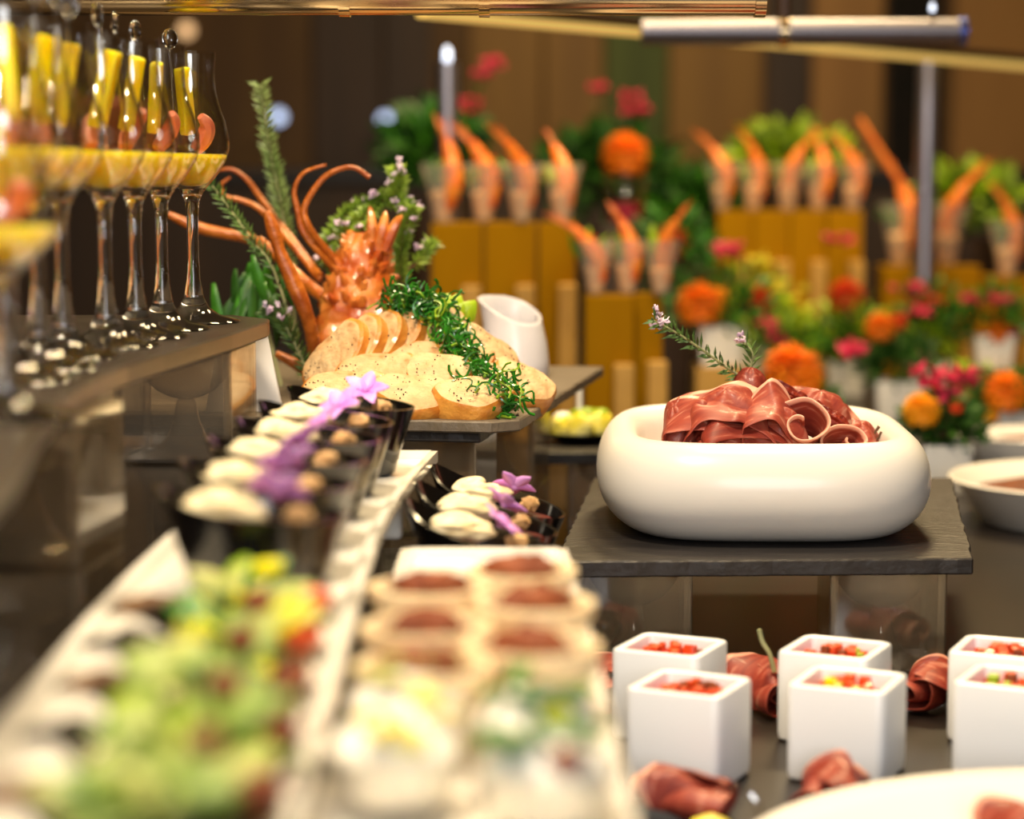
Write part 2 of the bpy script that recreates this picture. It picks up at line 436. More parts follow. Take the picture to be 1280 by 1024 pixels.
def board(name, pts, z0, z1, label, m='slate', cat='board', bevel=.0012, rough=.0009):
    c = Vector((sum(p[0] for p in pts) / len(pts), sum(p[1] for p in pts) / len(pts), z0))
    # a hand-cut edge: points every 12 mm, slightly uneven
    e = []
    for i, p in enumerate(pts):
        q = pts[(i + 1) % len(pts)]; L = math.dist(p, q); n = max(1, int(L / .012))
        for k in range(n):
            t = k / n; j = 0 if k == 0 else rough
            e.append((p[0] + (q[0] - p[0]) * t + random.uniform(-j, j) - c.x, p[1] + (q[1] - p[1]) * t + random.uniform(-j, j) - c.y))
    o = MB().poly(e, 0, z1 - z0).build(name, m, smooth=False, bevel=bevel, seg=1)
    o.location = c
    return tag(o, label, cat)
def xy(px, py, z): p = G(px, py, z); return (p.x, p.y)

# dish board (one riser high)
Z1 = RH + .012
board('slate_board', [xy(693, 702, Z1), xy(1217, 698, Z1), xy(1190, 597, Z1), xy(742, 597, Z1)], RH, Z1,
      'dark slate board under the white pillow-shaped ham dish')
def riser_px(px, py_base, rz, n, what, dy=.043):
    p = G(px, py_base, 0); stack(p.x, p.y + dy, rz, n, what)
stack(.278, 1.605, R(-2), 1, 'under the ham dish board, at its outer end')
stack(.092, 1.615, R(-2), 1, 'under the ham dish board, at the pastry tray end')
# chicken board (two risers high)
Z2 = 2 * RH + .018
P0, P1 = Vector((.003, 1.62)), Vector((.089, 2.09))
ex = (P1 - P0).normalized(); el = Vector((-ex.y, ex.x)); LEN = (P1 - P0).length
def cb(u, v): q = P0 + el * u + ex * v; return (q.x, q.y)
board('slate_board', [cb(.02, -.0), cb(0, .02), cb(0, LEN), cb(.40, LEN), cb(.40, 0)], 2 * RH + .009, Z2,
      'grey slate board carrying the chicken slices and white jug', 'slate_light')
board('slate_board', [cb(.03, .012), cb(.03, LEN - .03), cb(.37, LEN - .03), cb(.37, .012)], 2 * RH, 2 * RH + .009,
      'smaller dark slate board directly beneath the chicken board')
for u, v, s in ((.085, .10, 'below the chicken and its green seaweed'), (.085, .37, 'below the white jug'), (.31, .10, 'below the tented white card'), (.31, .37, 'below the rosemary sprigs')):
    q = cb(u, v); stack(q[0], q[1], math.atan2(ex.y, ex.x) - PI / 2, 2, s)
# bowl and pastry board
board('slate_board', [(-.135, .66), (.022, .66), (.022, 1.575), (-.135, 1.575)], RH, Z1, 'long dark slate board under the black bowls and white pastry tray')
for yy, s in ((1.50, 'below the three black bowls'), (1.18, 'below the far end of the pastry tray'), (.80, 'below the pastry tray and cream bowls')):
    stack(-.045, yy, 0, 1, s)
# pickle board behind the dish
board('slate_board', [(.02, 2.12), (.16, 2.12), (.16, 2.40), (.02, 2.40)], RH, Z1, 'small dark slate board under the plate of yellow pineapple pieces')
stack(.10, 2.24, 0, 1, 'below the plate of yellow pineapple pieces')

# glass shelf (three risers high)
Z3 = 3 * RH + .012
pts = [G(335, 402, Z3), G(290, 417, Z3), G(250, 429, Z3), G(205, 442, Z3), G(160, 456, Z3), G(118, 474, Z3), G(85, 494, Z3), G(50, 530, Z3), G(15, 590, Z3)]
pts = [(p.x, p.y) for p in pts]
far = [(-.47, .62), (-.47, 1.70), (-.22, 1.70), (-.186, 1.655)]
board('glass_shelf_slab', [(pts[-1][0] + .012, .62)] + far + pts, 3 * RH, Z3, 'long curved grey slab shelf carrying the row of stemmed glasses', 'shelf', 'shelf', rough=0)
stack(-.236, 1.556, R(-5), 3, 'under the far end of the glass shelf')
stack(-.262, 1.15, R(-5), 3, 'under the middle of the glass shelf')
stack(-.36, .80, R(-5), 3, 'under the near end of the glass shelf')

# ================================================================== white long trays
def long_tray(label, left, right, z0, z1, zb, feet):
    """a shallow footed porcelain platter: rim outline from two side curves"""
    t = thing('serving_tray', label, 'tray', (0, 0, 0))
    o = left + right[::-1]
    cx = sum(p[0] for p in o) / len(o); cy = sum(p[1] for p in o) / len(o)
    t.location = (cx, cy, zb)
    ring = [(p[0] - cx, p[1] - cy) for p in o]
    n = len(left)
    def inset(d):
        r = []
        for i in range(n):
            l, rr = Vector(left[i]), Vector(right[i]); u = (rr - l).normalized()
            dy = d if i == 0 else (-d if i == n - 1 else 0)
            r.append((l + u * d, rr - u * d, dy))
        return [(a.x - cx, a.y - cy + dy) for a, b, dy in r] + [(b.x - cx, b.y - cy + dy) for a, b, dy in r][::-1]
    def lvl(d, z): return [(x, y, z - zb) for x, y in inset(d)]
    bm = MB(); bm.rings([lvl(.008, z0), lvl(0, z0 + .004), lvl(0, z1), lvl(.005, z1), lvl(.009, z1 - .006)])
    bm.build('platter', 'cream_tray', t, smooth=True)
    for fx, fy in feet:
        MB().box((fx - cx, fy - cy, (z0 - zb) / 2), (.014, .05, z0 - zb)).build('foot', 'cream_tray', t, smooth=False, bevel=.003)
    return t
zt1 = .17
def curve_px(pxs, z, k=4): return [(p.x, p.y) for p in smooth_path([G(a, b, z) for a, b in pxs], k)]
R1 = smooth_path([(-.0535, 1.545, 0), (-.066, 1.40, 0), (-.074, 1.22, 0), (-.073, 1.02, 0), (-.070, .85, 0), (-.066, .58, 0)], 4)
L1 = smooth_path([(-.165, 1.545, 0), (-.180, 1.40, 0), (-.190, 1.22, 0), (-.193, 1.02, 0), (-.190, .85, 0), (-.184, .58, 0)], 4)
long_tray('long curved cream porcelain tray under the row of black cups and salads', [(p.x, p.y) for p in L1], [(p.x, p.y) for p in R1], .158, zt1, .134,
          [(-.078, 1.40), (-.172, 1.40), (-.085, .95), (-.178, .95), (-.080, .70), (-.174, .70)])
for yy, s in ((1.40, 'under the far end of the long curved cream tray'), (.95, 'under the middle of the long curved cream tray'), (.70, 'under the near end of the long curved cream tray')):
    make_riser('tall clear riser ' + s, (-.183 if yy < 1.2 else -.125, yy, 0), 0, .134, .086 if yy > 1.2 else .05)
    if yy < 1.2: make_riser('slim clear riser ' + s, (-.16 + .0, yy + .09, 0), 0, .134, .045)
zt2 = .146
long_tray('straight cream porcelain tray holding the filled pastry cups', [(-.066, 1.275), (-.068, 1.0), (-.072, .68)], [(.033, 1.275), (.040, 1.0), (.044, .68)], .132, zt2, Z1,
          [(-.045, 1.24), (.005, 1.24), (-.045, .72), (.005, .72)])

# ================================================================== stemmed glasses
gl = thing('stemmed_glass', 'tulip-shaped stemmed glass of yellow cream, closest to the rosemary and lobster', 'glass', (0, 0, 0), 0, 'stemmed glasses on the shelf')
MB().lathe([(0, 0), (.033, 0), (.0345, .0012), (.033, .0024), (.020, .0055), (.0115, .011), (.0075, .019), (0, .019)], 40).build('foot', 'glass', gl)
MB().lathe([(0, .0192), (.0075, .0192), (.0052, .032), (.0043, .05), (.0043, .078), (.0052, .090), (.0082, .0965), (.0105, .0993), (0, .0993)], 24).build('stem', 'glass', gl)
MB().lathe([(0, .0996), (.0105, .0998), (.0135, .103), (.0195, .1105), (.0255, .120), (.0282, .129), (.0280, .138), (.0252, .150), (.0212, .161), (.0187, .172), (.0181, .182), (.0184, .192), (.0192, .200),
            (.0182, .2000), (.0174, .192), (.0171, .182), (.0177, .172), (.0202, .161), (.0242, .150), (.0270, .138), (.0272, .129), (.0245, .120), (.0185, .1112), (.0125, .1045), (.008, .1018), (0, .101)], 40).build('bowl', 'thin_glass', gl)
MB().lathe([(0, .1012), (.0079, .1020), (.0124, .1047), (.0184, .1114), (.0243, .1201), (.0262, .1245), (.0245, .1252), (0, .1246)], 32).build('mango_cream', 'mango', gl)
bm = MB(); bm.box((0, 0, 0), (.011, .008, .050), T((-.004, .0, .164), R(6), R(-12), R(30))); bm.build('mango_stick', 'mango_stick', gl, smooth=False, bevel=.0015)
MB().tube(smooth_path([(.004, .006, .128), (.010, .004, .136), (.012, -.002, .146), (.006, -.006, .153)], 4), [.003 + .0035 * math.sin(PI * min(1, (i + 2) / 14)) for i in range(13)], 8).build('prawn_piece', 'pink_prawn', gl)
bm = MB(); bm.tube([(-.010, .004, .126), (-.011, .006, .165), (-.0125, .009, .205)], .0016, 6); bm.blob((-.0128, .0095, .210), (.006, .0025, .008), 10, 8); bm.build('clear_spoon', 'glass', gl)
gpos = [(242, 1.615), (203, 1.540), (170, 1.465), (132, 1.390), (78, 1.310), (48, 1.232), (12, 1.155)]
for i, (px, Y) in enumerate(gpos):
    loc = ((px - 640) / F_PX * Y, Y, Z3)
    if i == 0:
        gl.location = loc; gl.rotation_euler = (0, 0, R(20))
    else:
        dup(gl, loc, R(20 + 37 * i), 'tulip-shaped stemmed glass of yellow cream, %s from the rosemary end of the shelf' % ['', 'second', 'third', 'fourth', 'fifth', 'sixth', 'seventh'][i])
dup(gl, ((2 - 640) / F_PX * .98, .98, Z3), R(50), 'short-stemmed glass of yellow cream at the near end of the grey shelf', (1, 1, .70))

# ================================================================== white dish with ham
DC = Vector((.196, 1.700, Z1))
dish = thing('serving_dish', 'white pillow-shaped square porcelain dish piled with cured ham', 'dish', DC, R(-1.5))
def superring(a, b, z, p=3.2, n=56):
    r = []
    for k in range(n):
        t = 2 * PI * k / n; c, s_ = math.cos(t), math.sin(t)
        r.append((a * math.copysign(abs(c) ** (2 / p), c), b * math.copysign(abs(s_) ** (2 / p), s_), z))
    return r
prof = [(.086, 0, 4), (.098, .001, 3.8), (.110, .006, 3.6), (.1215, .016, 3.4), (.1280, .029, 3.3), (.1295, .042, 3.3), (.1275, .055, 3.3), (.1228, .066, 3.4), (.1165, .0735, 3.5), (.1095, .0770, 3.6), (.1035, .0765, 3.6),
        (.0985, .0730, 3.5), (.0955, .0670, 3.4), (.0940, .056, 3.3), (.0910, .042, 3.2), (.0820, .028, 3.0), (.060, .020, 2.8), (.03, .017, 2.5)]
bm = MB(); bm.rings([[(x, y * 1.11, q + (.006 * max(0, y / .1295) * max(0, q - .04) / .037)) for x, y, q in superring(a, a, z, p)] for a, z, p in prof]); bm.build('dish_body', 'porcelain', dish, subsurf=1)

# cured ham
def ham_sheet(curve, width, axis, wob=.004, seed=0.0, nv=9, taper=.35):
    """a thin slice: a 3D fold curve swept along an axis, ruffled"""
    C = [Vector(c) for c in curve]; A = Vector(axis).normalized(); m = len(C)
    vs, uvs, fs = [], [], []
    for i, c in enumerate(C):
        u = i / (m - 1); wv = width * (1 - taper * abs(2 * u - 1) ** 2)
        for k in range(nv):
            v = k / (nv - 1)
            p = c + A * (v - .5) * wv
            q = Vector((p.x * 45 + seed, p.y * 45, p.z * 45 - seed))
            p = p + Vector((noise.noise(q), noise.noise(q + Vector((9, 3, 1))), noise.noise(q + Vector((2, 7, 5))))) * wob
            vs.append(tuple(p)); uvs.append((u, v))
    for i in range(m - 1):
        for k in range(nv - 1): fs.append((i * nv + k, (i + 1) * nv + k, (i + 1) * nv + k + 1, i * nv + k + 1))
    return MB().add(vs, fs, None, uvs)
def spiral(r0, r1, turns, n=34, flat=1.0, ph=0.0):
    """in the local xz plane"""
    return [Vector(((r0 + (r1 - r0) * i / (n - 1)) * math.cos(ph + turns * 2 * PI * i / (n - 1)), 0, flat * (r0 + (r1 - r0) * i / (n - 1)) * math.sin(ph + turns * 2 * PI * i / (n - 1)))) for i in range(n)]
def ham_piece(name, label, loc, bm, m='ham', group=None, rot=(0, 0, 0), solid=.0012):
    o = bm.build(name, m, solid=solid, subsurf=1); o.location = loc; o.rotation_euler = rot
    return tag(o, label, 'ham', group)
def arc(rx, rz, a0, a1, n=18, cx=0, cz=0): return [Vector((cx + rx * math.cos(R(a0 + (a1 - a0) * i / (n - 1))), 0, cz + rz * math.sin(R(a0 + (a1 - a0) * i / (n - 1))))) for i in range(n)]
zf = DC.z
def hp(px, py, Y): return Q(px, py, Y)
def ham_drape(rx, ry, h, k, rip, seed, n=44, m=11, open_=0.0):
    """a slice draped like cloth: a dome whose skirt falls in folds"""
    vs, uvs, fs = [], [], []
    for i in range(m + 1):
        v = i / m
        for j in range(n):
            a = 2 * PI * j / n
            g = 1 + .10 * noise.noise(Vector((math.cos(a) * 1.2 + seed, math.sin(a) * 1.2, seed))) + rip * 6 * v * math.sin(k * a + seed)
            x, y = rx * v * math.cos(a) * g, ry * v * math.sin(a) * g
            z = h * (1 - v ** 2.2) + rip * v * math.cos(k * a + seed * 2) * .6
            q = Vector((x * 38 + seed, y * 38, z * 38)); w_ = .0065 * v
            vs.append((x + noise.noise(q) * w_, y + noise.noise(q + Vector((5, 1, 2))) * w_, z + noise.noise(q + Vector((1, 8, 3))) * w_ * 1.4)); uvs.append((j / n * 2, v * .99))
    for i in range(m):
        for j in range(n):
            l = (j + 1) % n; fs.append((i * n + j, (i + 1) * n + j, (i + 1) * n + l, i * n + l))
    return MB().add(vs, fs, None, uvs)
def ham_rose(r, depth, turns, seed, n=64, nv=9, flat=.85):
    """a strip rolled into a rose; it flares towards its open end (local -y)"""
    vs, uvs, fs = [], [], []
    for i in range(n):
        u = i / (n - 1); a = u * turns * 2 * PI + seed
        for k in range(nv):
            v = k / (nv - 1)
            rr = (.10 + .90 * u) * r * (.62 + .50 * v ** 1.6) * (1 + .10 * noise.noise(Vector((math.cos(a), math.sin(a), seed + u * 3))))
            dd = depth * (v - .5) * (1 - .25 * (1 - u)) - .30 * depth * u
            p = Vector((rr * math.cos(a), -dd, rr * math.sin(a) * flat)); q = p * 50 + Vector((seed, 0, 0))
            p += Vector((noise.noise(q), noise.noise(q + Vector((3, 1, 7))), noise.noise(q + Vector((8, 2, 4))))) * .0025
            vs.append(tuple(p)); uvs.append((u * 2, v))
    for i in range(n - 1):
        for k in range(nv - 1): fs.append((i * nv + k, (i + 1) * nv + k, (i + 1) * nv + k + 1, i * nv + k + 1))
    return MB().add(vs, fs, None, uvs)
def hd(label, px, py, Y, rx, ry, h, k, rip, seed, n, spin=0, m='ham'):
    o = ham_piece('ham_slice', label, hp(px, py, Y), ham_drape(rx, ry, h, k, rip, seed), m)
    o.rotation_euler = (frame(n) @ Matrix.Rotation(R(spin), 4, 'Z')).to_euler()
hd('cured ham slice folded upright at the end of the pile in the white dish', 862, 543, 1.672, .019, .034, .030, 4, .005, 1.0, (-.45, -.45, .75), 20)
hd('broad cured ham slice draped over the top of the pile below the rosemary', 912, 533, 1.668, .038, .034, .034, 5, .005, 4.0, (-.15, -.45, .9), 0)
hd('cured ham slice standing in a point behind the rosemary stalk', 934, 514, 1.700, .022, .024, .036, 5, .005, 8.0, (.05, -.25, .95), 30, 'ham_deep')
hd('cured ham slice lying in low ripples against the front lip of the white dish', 925, 560, 1.640, .042, .020, .016, 7, .005, 11.0, (0, -.6, .8), 0)
hd('cured ham slice folded between the rippled slice and the large rosette', 967, 548, 1.655, .026, .030, .030, 4, .006, 21.0, (.1, -.5, .85), 40)
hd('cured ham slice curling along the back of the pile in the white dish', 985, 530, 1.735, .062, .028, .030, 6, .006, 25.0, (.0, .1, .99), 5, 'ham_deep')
hd('cured ham slice bunched up under the dried tomato strip', 1018, 528, 1.700, .034, .030, .026, 5, .006, 28.0, (.15, -.2, .95), 15)
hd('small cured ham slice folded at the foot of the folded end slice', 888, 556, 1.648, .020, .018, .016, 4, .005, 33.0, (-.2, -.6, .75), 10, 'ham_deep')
hd('cured ham slice lying flat against the dish wall beside the small rosette', 1068, 552, 1.700, .024, .024, .016, 4, .005, 35.0, (.3, -.3, .9), 10)
def fold(label, px, py, Y, rx, rz_, a0, a1, w_, ax, seed, rot, m='ham'):
    ham_piece('ham_slice', label, hp(px, py, Y), ham_sheet(arc(rx, rz_, a0, a1, 26), w_, ax, .0075, seed, nv=13, taper=.15), m, rot=rot, solid=.0014)
fold('cured ham slice arched over the outer end of the pile with its edge showing', 866, 549, 1.650, .020, .025, 205, -25, .046, (.1, 1, .60), 2.0, (0, R(-12), R(-14)))
fold('wide cured ham slice laid across the pile with a sharp crease', 912, 545, 1.648, .036, .027, 188, 28, .056, (-.12, 1, .50), 5.5, (0, R(8), R(-8)))
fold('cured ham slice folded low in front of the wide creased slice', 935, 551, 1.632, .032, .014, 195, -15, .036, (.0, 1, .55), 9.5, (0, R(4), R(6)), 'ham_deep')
fold('narrow cured ham slice tucked between the creased slice and the large rosette', 960, 540, 1.640, .019, .024, 200, -25, .045, (.2, 1, .8), 12.5, (0, R(10), R(10)))
o = ham_piece('ham_slice', 'cured ham slice forming the bed under the pile in the white dish', Vector((DC.x - .004, DC.y - .01, zf + .030)), ham_drape(.082, .070, .034, 7, .006, 31.0))
ham_piece('ham_rosette', 'large cured ham rosette with pale fat rings at the middle of the pile', hp(1003, 539, 1.642), ham_rose(.036, .046, 1.75, 1.0), rot=(R(-34), R(0), R(-10)), solid=.0022)
ham_piece('ham_rosette', 'small flat cured ham rosette next to the two brown stalks', hp(1056, 556, 1.650), ham_rose(.029, .038, 1.5, 3.2, flat=.66), rot=(R(-30), R(6), R(10)), solid=.0022)
# dried tomatoes
def crinkle(name, label, p, r, rot, seed):
    o = MB().blob((0, 0, 0), r, 22, 14, .75, 2.6, seed).build(name, 'tomato_dark', subsurf=1); o.location = p; o.rotation_euler = rot
    return tag(o, label, 'dried tomato')
crinkle('dried_tomato', 'dark crinkled dried tomato on top of the ham beside the rosemary foot', Q(970, 503, 1.680), (.017, .009, .006), (0, R(8), 0), 1.0)
crinkle('dried_tomato', 'dark dried tomato strip sticking up above the large ham rosette', Q(988, 491, 1.685), (.018, .006, .0048), (0, R(28), R(10)), 5.0)
crinkle('dried_tomato', 'dark dried tomato lying between the two ham rosettes', Q(1038, 522, 1.675), (.020, .008, .006), (0, R(34), 0), 9.0)
for k, (a, b) in enumerate((((1083, 553), (1099, 533)), ((1094, 552), (1102, 540)))):
    o0 = Q(a[0], a[1], 1.70); o = MB().tube(rel([o0, Q((a[0] + b[0]) / 2 + 1, (a[1] + b[1]) / 2, 1.70), Q(b[0], b[1], 1.70)], o0), [.0009, .001, .0014], 6).build('caper_stalk', 'stem_brown')
    o.location = o0; tag(o, ['longer brown stalk poking out beside the small ham rosette', 'shorter brown stalk at the dish wall near the small ham rosette'][k], 'stalk')

# ------------------------------------------------------------------ rosemary builder
def sprig(label, path, n, ll, lw, m='rosemary', ms='stem', sr=.0014, flowers=0, cat='herb', name='rosemary_sprig', fl_range=(.6, 1.0), open_=.8, start=.05, branches=()):
    base = Vector(path[0]); t = thing(name, label, cat, base)
    sbm, lbm, fbm = MB(), MB(), MB()
    for bi, pth in enumerate([path] + list(branches)):
        P = smooth_path(rel(pth, base), 8); M_ = len(P) - 1
        sbm.tube(P, [sr * (1 - .5 * i / M_) for i in range(M_ + 1)], 6)
        nn = n if bi == 0 else max(8, n // 3)
        for k in range(nn):
            u = start + (1 - start) * k / nn; f = u * M_; i = min(int(f), M_ - 1); c = P[i].lerp(P[i + 1], f - i); tg = (P[i + 1] - P[i]).normalized()
            a = k * 2.4 + random.uniform(-.3, .3); o1 = tg.orthogonal().normalized(); o2 = tg.cross(o1)
            d = tg * (1 - open_ * .55) + (o1 * math.cos(a) + o2 * math.sin(a)) * open_ + Vector((0, 0, .12))
            lbm.needle(c, d, ll * random.uniform(.7, 1.15), lw)
        for k in range(flowers if bi == 0 else flowers // 2):
            u = random.uniform(*fl_range); f = u * M_; i = min(int(f), M_ - 1); c = P[i].lerp(P[i + 1], f - i)
            c = c + Vector((random.uniform(-1, 1), random.uniform(-1, 1), random.uniform(-.2, 1))).normalized() * ll * .7
            for q in range(4):
                fbm.leaf(c, (random.uniform(-1, 1), random.uniform(-1, 1), random.uniform(-.3, 1)), ll * .42, ll * .34, curl=.3, seg=2)
    sbm.build('stem', ms, t); stuff(lbm.build('needles', m, t, smooth=False))
    if flowers: stuff(fbm.build('blossoms', 'lilac', t, solid=.0004))
    return t
sprig('small rosemary sprig with pale blossom tip planted in the cured ham',
      [Q(937, 497, 1.70), Q(934, 478, 1.70), Q(905, 457, 1.695), Q(870, 432, 1.69), Q(842, 414, 1.685), Q(816, 400, 1.68)], 80, .0125, .0017, 'rosemary', 'stem', .0014, 9, fl_range=(.85, 1.0),
      branches=([Q(936, 480, 1.70), Q(939, 458, 1.70), Q(940, 440, 1.70), Q(928, 428, 1.70)],))

# ================================================================== chicken slices
def make_slice(rx, ry, th, seed):
    t = thing('chicken_slice', 'x', 'chicken'); n = 26
    rim = []
    for k in range(n):
        a = 2 * PI * k / n; g = 1 + .26 * noise.noise(Vector((math.cos(a) * 1.5, math.sin(a) * 1.5, seed)))
        rim.append((math.cos(a) * rx * g, (math.sin(a) * ry + ry * .18 * math.cos(2 * a)) * g))
    def rg(f, z): return [(x * f, y * f, z) for x, y in rim]
    MB().rings([rg(.90, th * .5)] + [[(x, y, z + .0022 * noise.noise(Vector((x * 90, y * 90, seed)))) for x, y, z in rg(f, th * .5 + .0032 * (1 - f * f))] for f in (.8, .68, .55, .42, .28, .12)], False, True).build('meat', 'chicken', t)
    MB().rings([rg(.90, th * .5), rg(.985, th * .36), rg(1.0, .0), rg(.985, -th * .36), rg(.90, -th * .5)], False, True).build('golden_edge', 'chicken_skin', t)
    # ground pepper on the cut face
    pb = MB()
    for k in range(34):
        a, q = random.uniform(0, 2 * PI), math.sqrt(random.random()) * .8
        pb.blob((rx * q * math.cos(a), ry * q * math.sin(a), th * .5 + .0032 * (1 - q * q)), random.uniform(.0003, .0008), 5, 4)
    stuff(pb.build('pepper', 'pepper', t))
    return t
protos = [make_slice(.034, .023, .019, 1.3), make_slice(.030, .024, .024, 4.7), make_slice(.037, .026, .013, 8.2)]
# px, py, Y, prototype, normal, spin
CH = [(428, 492, 1.668, 2, (-.15, -.52, .84), 10, 'pale chicken slice lying lowest behind the last black cup'),
      (512, 497, 1.662, 0, (.12, -.55, .82), -8, 'golden-edged chicken slice at the foot of the pile behind the last cup'),
      (583, 506, 1.658, 1, (.10, -.42, .90), 15, 'thick chicken slice with golden edge lying beside the green seaweed clump'),
      (546, 476, 1.698, 1, (-.06, -.58, .80), -6, 'thick peppered chicken round resting over the lowest slices'),
      (600, 487, 1.71, 0, (.25, -.42, .87), 25, 'chicken slice half hidden under the lower seaweed strand'),
      (468, 470, 1.708, 2, (-.22, -.56, .80), 12, 'wide peppered chicken slice sloping above the lowest slice'),
      (500, 455, 1.738, 2, (-.05, -.66, .75), 8, 'wide peppered chicken slice in the middle of the fan'),
      (420, 448, 1.745, 2, (-.62, -.58, .52), 62, 'chicken slice leaning at the outer end of the upright fan'),
      (440, 440, 1.750, 2, (-.58, -.58, .56), 60, 'second chicken slice leaning in the upright fan'),
      (462, 434, 1.757, 2, (-.52, -.58, .60), 56, 'third chicken slice leaning in the upright fan'),
      (485, 430, 1.766, 2, (-.46, -.58, .64), 52, 'fourth chicken slice leaning in the upright fan'),
      (540, 414, 1.780, 1, (.02, -.62, .78), -12, 'golden-edged chicken round at the top of the pile under the seaweed'),
      (602, 440, 1.775, 0, (.55, -.45, .70), -50, 'chicken slice leaning down the side of the pile near the white jug'),
      (630, 466, 1.765, 2, (.55, -.35, .75), -42, 'chicken slice at the side of the pile just before the white jug'),
      (648, 487, 1.745, 1, (.45, -.42, .78), -30, 'last chicken slice beside the seaweed clump on the open slate'),
      (572, 452, 1.752, 0, (.25, -.55, .80), 30, 'chicken slice crossed by the middle of the seaweed strand'),
      (520, 430, 1.80, 2, (0, -.25, .97), 5, None), (480, 450, 1.80, 1, (-.2, -.1, .97), 5, None), (560, 450, 1.81, 2, (.1, -.1, .98), 15, None),
      (600, 462, 1.81, 1, (.2, 0, .97), 0, None), (450, 470, 1.77, 1, (0, 0, 1), 0, None), (510, 475, 1.78, 2, (0, 0, 1), 20, None), (570, 480, 1.77, 2, (0, 0, 1), 40, None),
      (630, 485, 1.79, 0, (.1, 0, .99), 60, None), (535, 455, 1.84, 2, (0, .3, .95), 0, None)]
first = [True] * 3
for px, py, Y, k, nrm, spin, lab in CH:
    p = Q(px, py, Y); p.z = max(p.z, Z2 + .010)
    o = protos[k] if first[k] else copy_tree(protos[k]); first[k] = False
    o.location = p; o.rotation_euler = (frame(nrm) @ Matrix.Rotation(R(spin), 4, 'Z')).to_euler()
    o['label'] = lab or 'chicken slice buried inside the heap on the grey slate'; o['group'] = 'chicken slices on the slate'

# seaweed strand over the chicken
sw_o = Q(560, 470, 1.70)
sw = thing('seaweed_garnish', 'dark green curly seaweed trailing over the chicken slices', 'seaweed', (sw_o.x, sw_o.y, Z2))
bm, bm2 = MB(), MB()
spine = smooth_path([Q(497, 383, 1.775), Q(520, 376, 1.77), Q(545, 393, 1.76), Q(566, 415, 1.742), Q(582, 440, 1.722), Q(592, 462, 1.70), Q(600, 478, 1.685), Q(618, 492, 1.668), Q(632, 500, 1.655)], 6)
for k in range(430):
    u = random.random(); f = u * (len(spine) - 1.001); i = int(f); c = spine[i].lerp(spine[i + 1], f - i)
    wid = .010 + .010 * max(0, 1 - abs(u - .14) / .16) + .014 * max(0, (u - .72) / .28)
    c = c + Vector((random.gauss(0, .6) * wid, random.gauss(0, .5) * wid, random.gauss(0, .45) * wid))
    d = Vector((random.uniform(-1, 1), random.uniform(-1, .4), random.uniform(-1, .6))).normalized(); pth = []
    L = random.uniform(.012, .026); ph = random.uniform(0, 6); o1 = d.orthogonal().normalized(); o2 = d.cross(o1)
    for q in range(8):
        s_ = q / 7; pth.append(c + d * L * (s_ - .5) + (o1 * math.cos(ph + s_ * 6) + o2 * math.sin(ph + s_ * 6)) * .0035 - Vector((0, 0, .004 * s_ * s_)))
    for q in pth: q.z = max(q.z, Z2 + .0015)
    (bm2 if random.random() < .13 else bm).tube(rel(pth, sw.location), [random.uniform(.0007, .0013)] * 8, 4)
stuff(bm.build('strands', 'seaweed', sw)); stuff(bm2.build('pale_strands', 'seaweed_pale', sw))
# lettuce heart peeking out behind the seaweed, pepper strewn on the slate
lh = thing('lettuce_leaf', 'small yellow-green lettuce leaf behind the top of the seaweed', 'lettuce', Q(555, 392, 1.82))
for k in range(6): 
    b = MB(); b.leaf((random.uniform(-.01, .01), 0, -.01), (random.uniform(-.5, .8), -.2, .9), .026, .02, (0, -1, 0), .3, 5); b.build('leaflet', 'leaf_lime', lh, solid=.0006)
pb = MB()
for k in range(70):
    q = cb(random.uniform(.006, .06), random.uniform(.04, .22)); pb.blob((q[0] - .03, q[1] - 1.75, .0004), random.uniform(.0004, .0014), 5, 4)
o = pb.build('ground_pepper', 'pepper'); o.location = (.03, 1.75, Z2); stuff(tag(o, 'coarse ground pepper strewn on the bare corner of the grey slate', 'pepper'))

# white jug
jg = thing('creamer_jug', 'small white porcelain jug with slanted spout on the grey slate', 'jug', (G(643, 467, Z2).x, 1.985, Z2), R(0))
def jug_ring(f, z, slant=0.0, spout=0.0, n=40):
    r = []
    for k in range(n):
        a = 2 * PI * k / n; rr = f; c = math.cos(a)
        sp_ = max(0, math.cos(a - PI)) ** 7; rr = f * (1 + spout * sp_)
        zz = z + slant * (-math.cos(a)) + slant * 1.25 * math.sin(a) + spout * .010 * sp_
        r.append((rr * c, rr * .92 * math.sin(a), zz))
    return r
bm = MB()
bm.rings([jug_ring(.0305, 0), jug_ring(.0325, .003), jug_ring(.0318, .015), jug_ring(.0298, .032), jug_ring(.0275, .045, .003, .05), jug_ring(.0258, .056, .006, .22), jug_ring(.0250, .0615, .0075, .36),
          jug_ring(.0240, .0622, .0075, .36), jug_ring(.0225, .0600, .0075, .34), jug_ring(.0240, .045, .003, .05), jug_ring(.0262, .030), jug_ring(.0275, .010), jug_ring(.02, .006)])
bm.build('jug_body', 'porcelain_grey', jg)
MB().tube(smooth_path([(.006, .026, .050), (.010, .044, .050), (.012, .048, .034), (.010, .034, .018)], 5), .004, 8).build('handle', 'porcelain_grey', jg)

# tented white card at the slate
tc_ = thing('tent_card', 'blank white card standing behind the clear risers of the glass shelf', 'card', (-.2125, 1.705, Z2), R(4))
for s_ in (-1, 1):
    MB().add([(-.03, s_ * .012, 0), (.030, s_ * .012, 0), (.019, 0, .060), (-.019, 0, .060), (-.03, s_ * .0108, 0), (.030, s_ * .0108, 0), (.019, -s_ * .0012, .060), (-.019, -s_ * .0012, .060)],
             [(0, 1, 2, 3), (7, 6, 5, 4), (0, 4, 5, 1), (1, 5, 6, 2), (2, 6, 7, 3), (3, 7, 4, 0)]).build('leaf', 'card', tc_, smooth=False)

